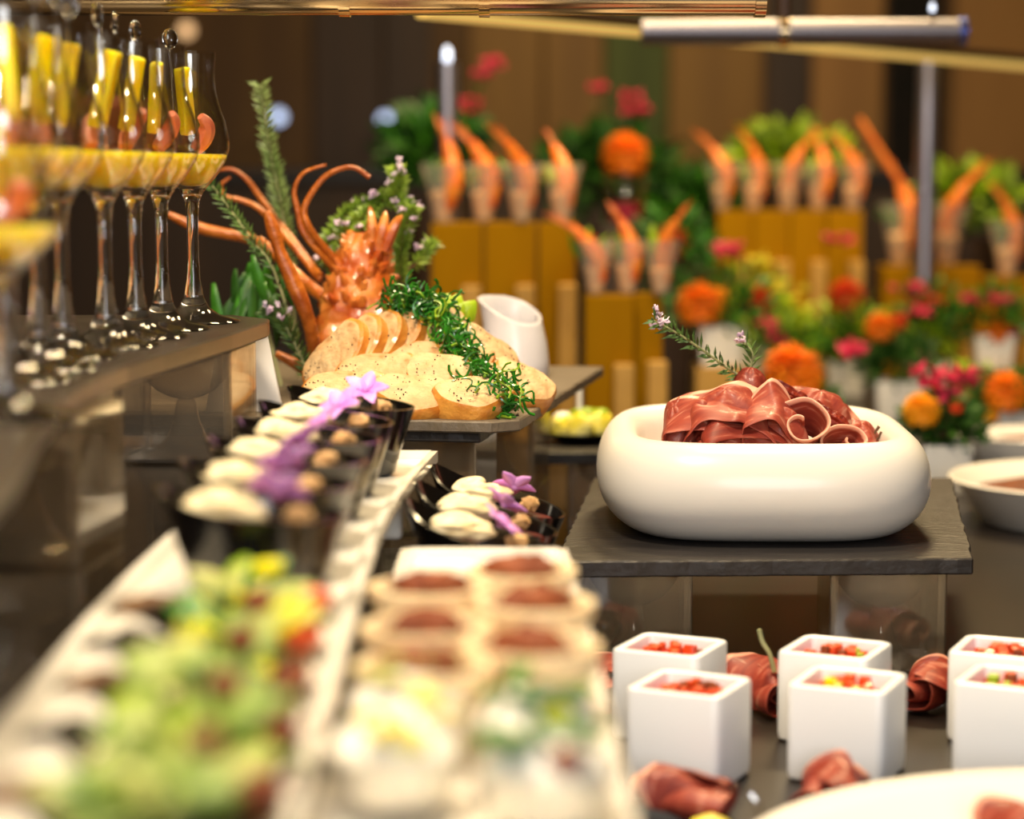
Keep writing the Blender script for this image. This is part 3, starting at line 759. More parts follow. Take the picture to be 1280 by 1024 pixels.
# ================================================================== lobster and herbs
LB = Vector((-.142, 1.90, Z2))
lob = thing('lobster', 'orange cooked lobster standing upright with long curved feelers behind the chicken', 'lobster', LB)
bm = MB(); rings = []
for i in range(22):
    u = i / 21; z = .135 * u; r = .036 * (math.sin(PI * min(1, .30 + .62 * u)) ** .7) * (1 - .25 * u) + .002; n = 40; rg = []
    for k in range(n):
        a = 2 * PI * k / n
        g = 1 + 0.24 * noise.noise(Vector((math.cos(a) * 2.2, math.sin(a) * 2.2, z * 55))) + 0.20 * noise.noise(Vector((math.cos(a) * 6, math.sin(a) * 6, z * 160)))
        rg.append((r * 1.06 * g * math.cos(a) + .012 * u, r * g * math.sin(a), z))
    rings.append(rg)
bm.rings(rings); bm.build('carapace', 'lobster', lob)
sp_ = MB()
for k in range(70):
    a = random.uniform(0, 2 * PI); u = random.uniform(.55, 1.0); z = .135 * u; r = .036 * (math.sin(PI * min(1, .30 + .62 * u)) ** .7) * (1 - .25 * u)
    d = Vector((math.cos(a), math.sin(a), random.uniform(.3, 1.6))); c = Vector((r * math.cos(a) + .012 * u, r * math.sin(a), z - .003))
    sp_.tube([c, c + d.normalized() * .006, c + d.normalized() * random.uniform(.006, .014)], [.0050, .0034, .0008], 6)
stuff(sp_.build('spines', 'lobster', lob))
for k in range(3):
    o = MB().tube(smooth_path([(.018 + .006 * k, -.01, .12), (.020 + .010 * k, -.012, .142), (.018 + .014 * k, -.008, .158 - .004 * k)], 4), [.006, .0058, .0055, .005, .0045, .0038, .003, .002, .001], 7).build('horn', 'lobster', lob)
def limb(name, pxs, rads, m='lobster_leg', k=5):
    P = smooth_path(rel([Q(a, b, Y) for a, b, Y in pxs], LB), k); M_ = len(P) - 1
    rr = []
    for i in range(M_ + 1):
        f = i / M_ * (len(rads) - 1); j = min(int(f), len(rads) - 2); rr.append(rads[j] + (rads[j + 1] - rads[j]) * (f - j))
    MB().tube(P, rr, 9).build(name, m, lob)
limb('leg', [(393, 452, 1.84), (390, 420, 1.83), (380, 385, 1.82), (365, 350, 1.82), (351, 318, 1.82), (344, 295, 1.82), (333, 264, 1.82)], [.0055, .0062, .006, .0075, .0065, .005, .0068, .003])
limb('leg', [(400, 470, 1.86), (375, 458, 1.86), (345, 442, 1.86)], [.006, .0055, .003])
limb('leg', [(330, 308, 1.93), (308, 297, 1.93), (280, 292, 1.93), (245, 284, 1.93), (210, 268, 1.93)], [.004, .0055, .005, .0055, .003])
limb('leg', [(405, 372, 1.90), (372, 345, 1.92), (345, 318, 1.93), (322, 300, 1.93)], [.006, .0055, .005])
limb('antenna', [(418, 335, 1.89), (396, 312, 1.88), (378, 288, 1.88), (372, 262, 1.88), (368, 238, 1.88), (380, 216, 1.88), (408, 206, 1.88)], [.0034, .0030, .0026, .002, .0012])
limb('antenna', [(424, 330, 1.89), (402, 306, 1.88), (386, 284, 1.87), (380, 262, 1.87), (394, 235, 1.87), (412, 217, 1.87), (440, 209, 1.87), (462, 222, 1.87)], [.0036, .0034, .003, .0026, .0022, .0022])
limb('antenna', [(400, 350, 1.92), (360, 300, 1.95), (325, 262, 1.97), (300, 250, 1.97), (282, 246, 1.97), (276, 232, 1.97), (288, 222, 1.97)], [.0034, .003, .0026, .0022, .0012])
limb('antenna', [(400, 345, 1.92), (362, 295, 1.96), (326, 248, 1.98), (310, 226, 1.98), (290, 212, 1.98), (268, 214, 1.98)], [.0034, .003, .0024, .0014])

def onboard(px, Y): return Vector(((px - 640) / F_PX * Y, Y, Z2))
sprig('tall upright rosemary sprig behind the lobster leg', [onboard(372, 1.98), Q(362, 330, 1.97), Q(350, 250, 1.97), Q(338, 190, 1.97), Q(326, 106, 1.97)], 270, .0135, .0014, 'rosemary_pale', 'stem', .0018, 0, start=.2, open_=.95)
sprig('thin rosemary sprig leaning out towards the last stemmed glass', [onboard(388, 1.84), Q(345, 345, 1.84), Q(318, 305, 1.84), Q(292, 268, 1.84), Q(265, 232, 1.84)], 110, .012, .0016, 'rosemary', 'stem', .0014, 0, open_=.8)
sprig('low rosemary tuft beside the foot of the lobster leg', [onboard(395, 1.82), Q(366, 425, 1.82), Q(350, 400, 1.82), Q(335, 388, 1.82)], 120, .014, .0019, 'rosemary', 'stem', .0014, 5, fl_range=(.7, 1.0))
sprig('flowering thyme bough arching over the lobster', [onboard(450, 1.99), Q(415, 330, 1.98), Q(425, 280, 1.96), Q(455, 258, 1.95), Q(490, 250, 1.94), Q(512, 262, 1.94)], 330, .0125, .0028, 'herb_green', 'stem_brown', .0018, 15, name='thyme_bough', fl_range=(.55, 1.0), open_=1.0,
      branches=([Q(490, 250, 1.94), Q(497, 230, 1.94), Q(496, 212, 1.94)], [Q(430, 275, 1.96), Q(412, 300, 1.94), Q(408, 330, 1.93)], [Q(470, 255, 1.95), Q(450, 275, 1.92), Q(430, 290, 1.90)]))
sprig('leafy thyme stalk standing behind the golden chicken rounds', [onboard(505, 1.94), Q(503, 380, 1.93), Q(500, 330, 1.93), Q(505, 290, 1.93), Q(515, 262, 1.93)], 160, .0125, .0026, 'herb_green', 'stem_brown', .0018, 4, name='thyme_stalk', fl_range=(.6, 1.0), open_=1.0, start=.35,
      branches=([Q(500, 345, 1.93), Q(525, 325, 1.96), Q(540, 305, 1.98)],))
lv = thing('celery_leaves', 'bunch of broad green celery leaves hanging beside the last stemmed glass', 'herb', onboard(350, 1.90))
MB().tube(smooth_path([(0, 0, 0), (-.012, 0, .05), (-.025, 0, .085)], 4), .002, 6).build('stem', 'stem', lv)
for k in range(40):
    b = MB(); c = Vector((-.022 + random.gauss(0, .011), random.gauss(0, .010), .088 + random.gauss(0, .012)))
    b.leaf(c, (random.uniform(-.45, .55), random.uniform(-.4, .2), random.uniform(-1.5, -.35)), random.uniform(.030, .058), random.uniform(.007, .012), (random.uniform(-.6, .6), -1, .3), .25, 5)
    b.build('leaf', 'leaf_dark' if k % 3 else 'leaf', lv, solid=.0006)

# ================================================================== black cups
def cup_ring(rx, ry, z, tilt=0.0, lip=0.0, n=40):
    r = []
    for k in range(n):
        a = 2 * PI * k / n; c, s = math.cos(a), math.sin(a)
        l = max(0, -c) ** 6 * lip
        r.append((rx * c * (1 + l * .25), ry * s, z - tilt * c + l * .02))
    return r
def make_cup(label, name='black_cup', tilt=.004, lip=0.3, h=.050, rx=.043, ry=.036, group=None):
    t = thing(name, label, 'cup', group=group)
    bm = MB(); bm.rings([cup_ring(rx * .62, ry * .62, 0), cup_ring(rx * .68, ry * .68, .002), cup_ring(rx * .80, ry * .82, h * .45, tilt * .4, lip * .3), cup_ring(rx, ry, h, tilt, lip), cup_ring(rx * .95, ry * .94, h, tilt, lip),
                         cup_ring(rx * .76, ry * .77, h * .45, tilt * .4, lip * .3), cup_ring(rx * .62, ry * .62, .006), cup_ring(.005, .005, .006)])
    bm.build('cup_body', 'black_melamine', t)
    return t
def food(name, label, cat, loc, bm, m, rz=0, group=None, subsurf=0, solid=0):
    o = bm.build(name, m, subsurf=subsurf, solid=solid); o.location = loc; o.rotation_euler = (0, 0, rz)
    return tag(o, label, cat, group)
def dupo(o, loc, rz, label=None):
    c = o.copy(); COL.objects.link(c); c.location = loc; c.rotation_euler = (0, 0, rz)
    if label: c['label'] = label
    return c
def orchid_bm(r=.016):
    b = MB()
    for k in range(5):
        a = 2 * PI * k / 5 + .3
        b.leaf((0, 0, 0), (math.cos(a), math.sin(a), .45), r, r * .62, (0, 0, 1), .18, 4)
    b.blob((0, 0, .002), r * .16, 8, 6)
    return b
def fill_cup(base, h, rx, i, where, tall=0.0):
    """mozzarella quenelle, nut, berry mix and orchid, each its own thing"""
    top = base + Vector((0, 0, h))
    food('dressing', 'dark berry dressing filling ' + where, 'dressing', base, MB().lathe([(0, h * .60), (rx * .80, h * .60), (rx * .84, h * .72), (rx * .5, h * .80), (0, h * .82)], 24, sy=.84), 'dark_berry')
    food('mozzarella', 'pale elongated mozzarella piece in ' + where, 'cheese', top + Vector((-.014, -.006, -.000 + tall)), MB().blob((0, 0, 0), (.0200, .0105, .0078), 22, 14, .62, 2.4, i * 3.1 + .4), 'mozzarella', R(-12 + 6 * (i % 3)), subsurf=1)
    food('mozzarella', 'small pale mozzarella lump in ' + where, 'cheese', top + Vector((-.022, .013, .001 + tall)), MB().blob((0, 0, 0), (.013, .009, .007), 16, 10, .35, 1.8, i * 2.3), 'mozzarella', R(20), subsurf=1)
    food('nut', 'golden nut piece in ' + where, 'nut', top + Vector((.020, -.006, -.003)), MB().blob((0, 0, 0), (.0068, .006, .005), 16, 10, .5, 2.2, i + .7), 'walnut', 0)
    o = food('orchid_flower', 'small lilac flower on ' + where, 'flower', top + Vector((.009, -.004, .007)), orchid_bm(.0165), 'orchid', R(40 * i), solid=.0007); o.rotation_euler = (R(-38), R(12), R(40 * i))
cup0 = make_cup('black cup', group='black cups on the long curved tray')
ordn = ['nearest the salads', 'second from the salads', 'third from the salads', 'fourth from the salads', 'fifth from the salads', 'last in the row before the chicken slate']
for i, (px, py) in enumerate(((322, 628), (338, 592), (362, 562), (388, 537), (410, 516), (441, 497))):
    p = G(px, py, zt1 + .047); loc = Vector((p.x, p.y, zt1 - .0055))
    lab = 'black oval cup on the curved cream tray, ' + ordn[i]
    c = cup0 if i == 0 else copy_tree(cup0); c.location = loc; c.rotation_euler = (0, 0, R(-4 * i + 6)); c['label'] = lab
    fill_cup(loc, .050, .040, i, 'the black cup ' + ordn[i])
bowl0 = make_cup('black bowl', 'black_bowl', .011, .55, .050, .046, .036)
wh = ['nearest the pastry tray', 'between the two other black bowls', 'nearest the chicken board']
for i, (px, py, Y) in enumerate(((606, 662, 1.335), (612, 633, 1.412), (626, 606, 1.490))):
    loc = Vector(((px - 640) / F_PX * Y, Y, Z1))
    c = bowl0 if i == 0 else copy_tree(bowl0); c.location = loc; c.rotation_euler = (0, 0, R(-10 - 4 * i)); c['label'] = 'black oval bowl with upturned lip, ' + wh[i]
    fill_cup(loc, .050, .042, i + 7, 'the black bowl ' + wh[i], .005)

# ================================================================== salads on the long tray
salw = ['next to the black cups', 'second from the cups', 'third from the cups', 'fourth from the cups', 'fifth from the cups']
def leafcup(b, c, r, n, zr): pass
for i in range(5):
    Y = .915 - i * .071
    loc = Vector((-.118 + .003 * i, Y, zt1 - .006))
    sd = thing('salad_dish', 'small dark oval salad dish with handle, ' + salw[i], 'dish', loc, R(-14))
    bm = MB(); bm.rings([cup_ring(.022, .020, 0), cup_ring(.030, .026, .006), cup_ring(.040, .031, .013, -.0, .5), cup_ring(.038, .029, .014, 0, .5), cup_ring(.026, .022, .008), cup_ring(.003, .003, .007)])
    bm.build('dish_body', 'dark_plate', sd)
    MB().tube(smooth_path([(-.036, 0, .012), (-.048, 0, .017), (-.060, 0, .015)], 4), [.003, .0034, .0036, .0036, .0034, .003, .0028, .0024, .0015], 8).build('handle', 'dark_plate', sd)
    sal = thing('leaf_salad', 'heap of pale green lettuce in the dark dish ' + salw[i], 'salad', loc + Vector((0, 0, .010)))
    for k in range(24):
        b = MB(); a = random.uniform(0, 2 * PI); q = random.uniform(0, .022)
        b.leaf((q * math.cos(a), q * math.sin(a) * .8, random.uniform(.0, .014)), (math.cos(a) * .9, math.sin(a) * .7, random.uniform(.2, 1.3)), random.uniform(.014, .026), random.uniform(.012, .020), (0, -.6, 1), .5, 5)
        m = random.choice(['lettuce', 'lettuce', 'lettuce_pale', 'lettuce', 'lettuce_pale', 'leaf_lime', 'lettuce_pale', 'leaf'] + (['mango_stick'] if i < 2 else ['lettuce']))
        b.build('leaf', m, sal, solid=.0006)
    food('tomato_wedge', 'red tomato wedge on the leaf salad ' + salw[i], 'tomato', loc + Vector((.032, -.008, .024)), MB().blob((0, 0, 0), (.010, .007, .006), 14, 10, .45, 2.0, i), 'tomato' if i < 2 else 'brown_filling', R(30 * i), subsurf=1)
    food('tomato_wedge', 'small tomato piece behind the wedge on the salad ' + salw[i], 'tomato', loc + Vector((.012, .012, .034)), MB().blob((0, 0, 0), (.007, .006, .005), 14, 10, .3, 1.5, i + 8.), 'brown_filling' if i else 'mango', R(30 * i), subsurf=1)
    if i % 2 == 0: food('bread_slice', 'toasted brown bread slice tucked into the salad ' + salw[i], 'bread', loc + Vector((-.034, .004, .020)), MB().blob((0, 0, 0), (.019, .0055, .004), 14, 10, .2, 1.5, i + 3., p=.6), 'bread_brown', R(16))

# ================================================================== pastry cups, cream bowls
pw = ['far corner beside the curved tray', 'middle beside the curved tray', 'front beside the curved tray', 'far corner near the cube pots', 'middle near the cube pots', 'front near the cube pots']
pc = thing('pastry_cup', 'pastry', 'pastry')
bm = MB()
prof = [(.0, 0), (.0175, 0), (.019, .002), (.0215, .018), (.0245, .028), (.0272, .0325), (.0268, .0365), (.0232, .0365), (.0205, .031), (.0195, .025), (0, .024)]
bm.lathe(prof, 30, sx=1.08); bm.build('pastry_shell', 'pastry', pc)
pf = food('meat_filling', 'filling', 'filling', (0, 0, 0), MB().blob((0, 0, 0), (.0178, .0170, .0095), 20, 12, .5, 2.8, 2.0), 'brown_filling')
for i, (px, py) in enumerate(((537, 733), (533, 782), (528, 832), (653, 712), (668, 752), (664, 806))):
    p = G(px, py, .176); loc = Vector((p.x, p.y, zt2 - .006))
    c = pc if i == 0 else copy_tree(pc); c.location = loc; c.rotation_euler = (0, 0, R(31 * i)); c['label'] = 'cream pastry cup at the ' + pw[i]
    lab = 'brown minced filling in the pastry cup at the ' + pw[i]; fl = loc + Vector((0, 0, .0335))
    if i == 0: pf.location = fl; pf['label'] = lab
    else: dupo(pf, fl, R(50 * i), lab)
bw = thing('cream_bowl', 'bowl', 'bowl'); MB().lathe([(0, 0), (.017, 0), (.020, .002), (.0245, .012), (.0265, .026), (.0255, .0265), (.0232, .013), (.0180, .005), (0, .004)], 30).build('bowl_body', 'thin_glass', bw)
cr = food('whipped_cream', 'cream', 'cream', (0, 0, 0), MB().lathe([(0, .0045), (.0178, .0055), (.0230, .013), (.0245, .023), (.019, .031), (.010, .036), (0, .037)], 24), 'cream')
cw = ['by the pastries beside the curved tray', 'by the pastries near the cube pots', 'at the tray end beside the curved tray', 'at the tray end close to the plate']
for i, (x, Y) in enumerate(((-.040, .825), (.010, .800), (-.042, .760), (.012, .735))):
    loc = Vector((x, Y, zt2 - .006))
    c = bw if i == 0 else copy_tree(bw); c.location = loc; c['label'] = 'small clear glass bowl of cream ' + cw[i]
    if i == 0: cr.location = loc; cr['label'] = 'white cream mound in the glass bowl ' + cw[i]
    else: dupo(cr, loc, 0, 'white cream mound in the glass bowl ' + cw[i])
    b = MB()
    for k in range(14 if i in (1, 3) else 7): b.leaf((random.uniform(-.014, .014), random.uniform(-.012, .008), 0), (random.uniform(-1, 1), random.uniform(-1, .3), .3), .017, .010, (0, 0, 1), .3, 3)
    food('herb_topping', 'green herb leaves on the cream ' + cw[i], 'herb', loc + Vector((0, 0, .034)), b, ['lettuce_pale', 'leaf', 'yellow_flower', 'leaf'][i], solid=.0005)
    food('tomato_piece', 'small red-brown tomato piece on the cream ' + cw[i], 'tomato', loc + Vector((.006, -.016, .030)), MB().blob((0, 0, 0), (.007, .006, .005), 12, 8, .3, 2, i), ['lemon', 'mango', 'lemon', 'brown_filling'][i])

# ================================================================== white cube pots
YAW = R(-26); CW, CHT = .061, .060
cu = thing('cube_pot', 'cube', 'pot')
def sq(a, z, r=.006, n=5):
    pts = []
    for cx, cy, a0 in ((1, 1, 0), (-1, 1, 90), (-1, -1, 180), (1, -1, 270)):
        for k in range(n):
            t = R(a0 + 90 * k / (n - 1)); pts.append((cx * (a - r) + r * math.cos(t), cy * (a - r) + r * math.sin(t), z))
    return pts
h_ = CW / 2
bm = MB(); bm.rings([sq(h_ - .003, 0, .004), sq(h_ - .0005, .002), sq(h_, .006), sq(h_, CHT - .002), sq(h_ - .0006, CHT - .0006), sq(h_ - .002, CHT), sq(h_ - .0045, CHT, .004), sq(h_ - .0058, CHT - .0008, .004), sq(h_ - .0064, CHT - .003, .004), sq(h_ - .0066, .006, .004)])
bm.build('pot_body', 'porcelain_cool', cu)
names = ['beside the pastry tray', 'between two others', 'farthest from the tray']
cubes = []
for i, (px, py) in enumerate(((780, 860), (981, 855), (1190, 853), (762, 811), (970, 814), (1182, 814))):
    p = G(px, py, CHT); c_, s_ = math.cos(YAW), math.sin(YAW)
    loc = Vector((p.x + h_ * c_ - h_ * s_ , p.y + h_ * s_ + h_ * c_, 0))
    row = 'nearer the white plate' if i < 3 else 'nearer the acrylic risers'
    lab = 'white cube pot %s, %s' % (row, names[i % 3])
    o = cu if i == 0 else copy_tree(cu); o.location = loc; o.rotation_euler = (0, 0, YAW + R([0, 2, -1, 1, 0, 2][i])); o['label'] = lab
    cubes.append(loc)
    wl = 'cube pot %s, %s' % (row, names[i % 3])
    tm = thing('tomato_salsa', 'chopped red tomato salsa in the ' + wl, 'salsa', loc + Vector((0, 0, .005)), YAW)
    MB().box((0, 0, .0225), (.0465, .0465, .045)).build('salsa_body', 'tomato', tm, smooth=False, bevel=.002)
    m2 = 'tomato' if i not in (1,) else 'mango'
    for k in range(26):
        a, q = random.uniform(0, 2 * PI), math.sqrt(random.random()) * .019
        s = random.uniform(.004, .007)
        b = MB(); b.box((q * math.cos(a), q * math.sin(a), .0455 + random.uniform(0, .004) + max(0, .007 - q * .35)), (s, s, s), Matrix.Rotation(random.uniform(-.3, .3), 4, 'X'))
        b.build('tomato_dice', random.choice(['tomato', 'tomato', 'brown_filling', m2] + (['leaf_lime'] if i in (1, 2, 4) else ['tomato'])), tm, smooth=False, bevel=.0008)

# cured ham rolls on the counter around the pots
def ham_roll(label, loc, r, yaw, seed, stalk=None):
    t = thing('ham_roll', label, 'ham', loc, yaw)
    b = ham_sheet([v + Vector((0, 0, r * .75)) for v in spiral(.003, r, 1.9, 34, .72, 2.2)], r * 3.2, (.1, 1, .05), .005, seed); b.build('slice', 'ham', t, solid=.0012, subsurf=1)
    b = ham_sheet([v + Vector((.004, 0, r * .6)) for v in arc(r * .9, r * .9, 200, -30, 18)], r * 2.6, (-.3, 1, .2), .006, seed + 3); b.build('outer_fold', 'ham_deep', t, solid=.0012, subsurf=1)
    if stalk: MB().tube(smooth_path(rel(stalk, loc), 4), [.0016] * 4 + [.0019] * 60 if False else .0017, 6).build('stalk', 'stem', t).matrix_local
    return t
def stalk_fix(loc, yaw, pts): 
    Mi = (Matrix.Translation(loc) @ Matrix.Rotation(yaw, 4, 'Z')).inverted(); return [Mi @ Vector(p) + Vector(loc) for p in pts]
l1 = Vector((.172, 1.462, 0)); ham_roll('cured ham roll with long curved stalk beside the middle cube pots', l1, .021, R(25), 3, stalk_fix(l1, R(25), [Q(968, 840, 1.45), Q(962, 818, 1.45), Q(953, 803, 1.45), Q(949, 787, 1.45)]))
l2 = Vector((.287, 1.468, 0)); ham_roll('cured ham roll in the shade below the ham dish beside the outermost cube pots', l2, .021, R(-35), 7)
l3 = Vector((.066, 1.475, 0)); ham_roll('cured ham roll half hidden between the pastry tray and the cube pots', l3, .020, R(10), 11)
l4 = Vector((.098, 1.205, 0)); ham_roll('cured ham roll standing before the pot beside the pastry tray', l4, .019, R(60), 15)
l5 = Vector((.183, 1.222, 0)); ham_roll('cured ham roll at the edge of the white plate before the middle pot', l5, .019, R(-20), 19)
lm = food('lemon_slice', 'pale yellow lemon piece on the counter beside the front ham roll', 'lemon', (.110, 1.165, .008), MB().blob((0, 0, 0), (.012, .008, .0075), 14, 10, .2, 1.5, 4), 'lemon')
sp = thing('clear_spoon', 'clear plastic spoon arching beside the front ham roll', 'spoon', (.128, 1.195, 0))
MB().tube(smooth_path([(-.022, .0, .004), (-.016, 0, .017), (-.004, 0, .024), (.008, -.004, .019), (.014, -.008, .004)], 6), .0026, 8).build('handle', 'thin_glass', sp)
MB().blob((-.024, .0, .006), (.009, .007, .0055), 12, 8).build('spoon_bowl', 'thin_glass', sp)
pl = thing('round_plate', 'large round white plate in front of the cube pots', 'plate', (.300, .985, 0))
MB().lathe([(0, 0), (.11, 0), (.115, .002), (.13, .010), (.185, .029), (.2, .034), (.201, .0365), (.198, .0375), (.18, .033), (.13, .016), (.11, .008), (0, .007)], 72).build('plate_body', 'porcelain', pl)
ham_roll('cured ham roll lying on the large white plate', Vector((.262, 1.085, .014)), .019, R(15), 23)

# ================================================================== pineapple plate
yp = thing('small_plate', 'small black plate with rim under the yellow pineapple pieces', 'plate', (.072, 2.205, Z1))
MB().lathe([(0, 0), (.022, 0), (.036, .007), (.041, .010), (.040, .0115), (.034, .009), (.022, .004), (0, .0035)], 32).build('plate_body', 'black_melamine', yp)
for i, (dx, dy, dz, s, rz, l) in enumerate(((-.020, -.006, .017, .012, 20, 'at the rim of the black plate'), (-.002, -.012, .019, .014, -15, 'with a white pick in the middle of the black plate'), (.018, -.004, .019, .0135, 35, 'on the far side of the pick on the black plate'), (.004, .014, .018, .013, 5, 'behind the pick on the black plate'))):
    t = thing('pineapple_piece', 'yellow pineapple piece ' + l, 'fruit', (.072 + dx, 2.205 + dy, Z1 + .004), R(rz))
    MB().blob((0, 0, dz - .004), (s, s * .9, s * 1.05), 16, 12, .22, 1.4, i, p=.7).build('flesh', 'lemon', t)
    MB().blob((0, .001, dz + s * .55), (s * .8, s * .7, s * .35), 12, 8, .3, 2, i).build('green_skin', 'leaf_lime' if i else 'cream', t)
    if i == 1: MB().box((-.001, 0, .045), (.005, .003, .035)).build('pick', 'card', t, smooth=False)

# ================================================================== prawn cocktails on ochre stands
def make_stand(label, loc, h, rz, wd=.073, post=.10):
    t = thing('tasting_stand', label, 'stand', loc, rz)
    MB().box((0, 0, h / 2), (wd, wd, h)).build('block', 'ochre', t, smooth=False, bevel=.002)
    MB().box((wd * .28, -wd / 2 - .014, (h - post) / 2), (.026, .026, h - post)).build('post', 'ochre_pale', t, smooth=False, bevel=.003)
    return t
cg = thing('cocktail_glass', 'glass', 'glass')
MB().lathe([(0, 0), (.0135, 0), (.0142, .001), (.022, .045), (.0325, .085), (.0345, .090), (.0335, .090), (.0210, .045), (.0128, .004), (0, .003)], 28).build('cone', 'cone_glass', cg)
pr = thing('prawn', 'prawn', 'prawn')
P = smooth_path([(0, 0, .0), (.006, -.002, .025), (.004, -.002, .05), (-.006, 0, .075), (-.018, 0, .098)], 5)
MB().tube(P, [.005 + .0095 * math.sin(PI * min(.95, .15 + i / 24)) for i in range(len(P))], 10).build('body', 'prawn', pr)
b = MB()
for k in range(4): b.tube([(-.014, 0, .09), (-.022 - .005 * k, .002 * k, .108 + .002 * k), (-.030 - .007 * k, .003 * k, .124 + .003 * k)], [.0022, .0016, .0006], 5)
b.build('feelers', 'prawn_tail', pr)
b = MB()
for k in range(6): b.tube([(.002, 0, .02 + .010 * k), (.012, -.006, .024 + .010 * k), (.016, -.008, .018 + .010 * k)], [.0018, .0013, .0006], 5)
b.build('legs', 'prawn_tail', pr)
used = [0]
def cocktail(loc, lean, where, hue='prawn', s=1.0, green=True):
    i = used[0]; used[0] += 1
    c = cg if i == 0 else copy_tree(cg); c.location = loc; c['label'] = 'clear cone glass of prawn cocktail ' + where; c.scale = (s,) * 3
    p = pr if i == 0 else copy_tree(pr); p.location = loc + Vector((.006, -.004, .022 * s)); p.rotation_euler = (R(-4), R(lean), R((-30, 12, 48, -55, 8, -38, 150, -12, 40, 175, -48, 20, -10, 165, 30)[i % 15])); p['label'] = 'orange prawn standing in the cone glass ' + where; p.scale = (1.05 * s,) * 3
    food('cocktail_sauce', 'pale cocktail sauce in the cone glass ' + where, 'sauce', loc, MB().lathe([(0, .004), (.0125 * s, .005), (.0165 * s, .026 * s), (.0195 * s, .042 * s), (.010 * s, .048 * s), (0, .049 * s)], 20), 'sauce_pink')
    if green:
        t = thing('lettuce_leaf', 'green leaf sprig in the cone glass ' + where, 'lettuce', loc + Vector((-.006, .006, .055 * s)))
        for k in range(6):
            b = MB(); b.leaf((random.uniform(-.008, .008), random.uniform(-.008, .008), 0), (random.uniform(-.8, .6), random.uniform(-.5, .5), 1.2), random.uniform(.026, .045), .016, None, .4, 4); b.build('leaflet', random.choice(['leaf', 'leaf_lime']), t, solid=.0005)
def topz(py, Y): return Q(640, py, Y).z
# group next to the white jug
Y = 3.0; H = topz(278, Y)
lab = ['beside the thyme stalk', 'between two taller-filled stands behind the white jug', 'beside the lower pair of ochre stands']
for k, px in enumerate((572, 638, 696)):
    make_stand('tall ochre stand block with pale post ' + lab[k], ((px - 640) / F_PX * Y, Y + .02 * k, 0), H, 0, .071 if k < 2 else .052, .085)
for k, (px, ln) in enumerate(((553, 8), (604, -3), (652, -8), (703, -14))):
    cocktail(Vector(((px - 640) / F_PX * Y, Y + .010 + (.018 if k % 2 else -.016), H)), ln, ['on the tall ochre stand beside the thyme', 'second from the thyme on the tall stands', 'third from the thyme on the tall stands', 'at the outer end of the tall stands'][k], s=.90)
Y2 = 2.75; H2 = topz(368, Y2)
for k, px in enumerate((761, 812)):
    make_stand('low ochre stand block with pale post ' + ['right behind the slate corner', 'right behind the ham dish'][k], ((px - 640) / F_PX * Y2, Y2 + .03 * k, 0), H2, 0, .062 if k == 0 else .036, .085)
for k, (px, ln) in enumerate(((744, -18), (785, -6), (826, -2))):
    cocktail(Vector(((px - 640) / F_PX * Y2, Y2 + (.0, .022, .004)[k], H2)), ln, ['on the low stand right behind the slate corner', 'second on the low stands', 'last on the low stands near the red gerbera'][k], s=.76)
Y3 = 3.75; H3 = topz(263, Y3)
for k, px in enumerate((916, 961, 1006, 1052)):
    make_stand('distant tall ochre stand, ' + ['first of four behind the orange marigolds', 'second of four behind the orange marigolds', 'third of four behind the orange marigolds', 'last of four before the far chrome post'][k], ((px - 640) / F_PX * Y3, Y3, 0), H3, 0, .061, .085)
for k, px in enumerate((900, 941, 982, 1022, 1063)):
    cocktail(Vector(((px - 640) / F_PX * Y3, Y3 + (.012 if k % 2 else -.010), H3)), (-6, 4, -2, 3, -4)[k], ['first of five on the distant stands', 'second of five on the distant stands', 'third of five on the distant stands', 'fourth of five on the distant stands', 'last of five on the distant stands'][k], s=.90)
Y4 = 3.80; H4 = topz(332, Y4)
for k, px in enumerate((1128, 1190)):
    make_stand('ochre stand near the far chrome post, ' + ['on the side of the four distant stands', 'on the side of the pink flowers'][k], ((px - 640) / F_PX * Y4, Y4, 0), H4, 0, .082, .085)
for k, (px, ln) in enumerate(((1124, 5), (1182, -3))):
    cocktail(Vector(((px - 640) / F_PX * Y4, Y4, H4)), ln, ['before the far chrome post', 'just past the far chrome post'][k], s=1.2)
make_stand('ochre stand beyond the outermost marigold pot', ((1262 - 640) / F_PX * 3.62, 3.62, 0), topz(345, 3.62), 0, .085, .085)
cocktail(Vector(((1258 - 640) / F_PX * 3.62, 3.62, topz(345, 3.62))), 4, 'on the stand beyond the outermost marigold', s=1.0)
st_o = Vector(((1136 - 640) / F_PX * Y4, Y4 + .006, H4 + .01))
o = MB().tube(rel([st_o, Q(1132, 238, Y4), Q(1074, 148, Y4)], st_o), [.004, .007, .005], 8).build('breadstick', 'prawn_tail'); o.location = st_o
tag(o, 'long orange breadstick leaning out of the glass before the far chrome post', 'breadstick')

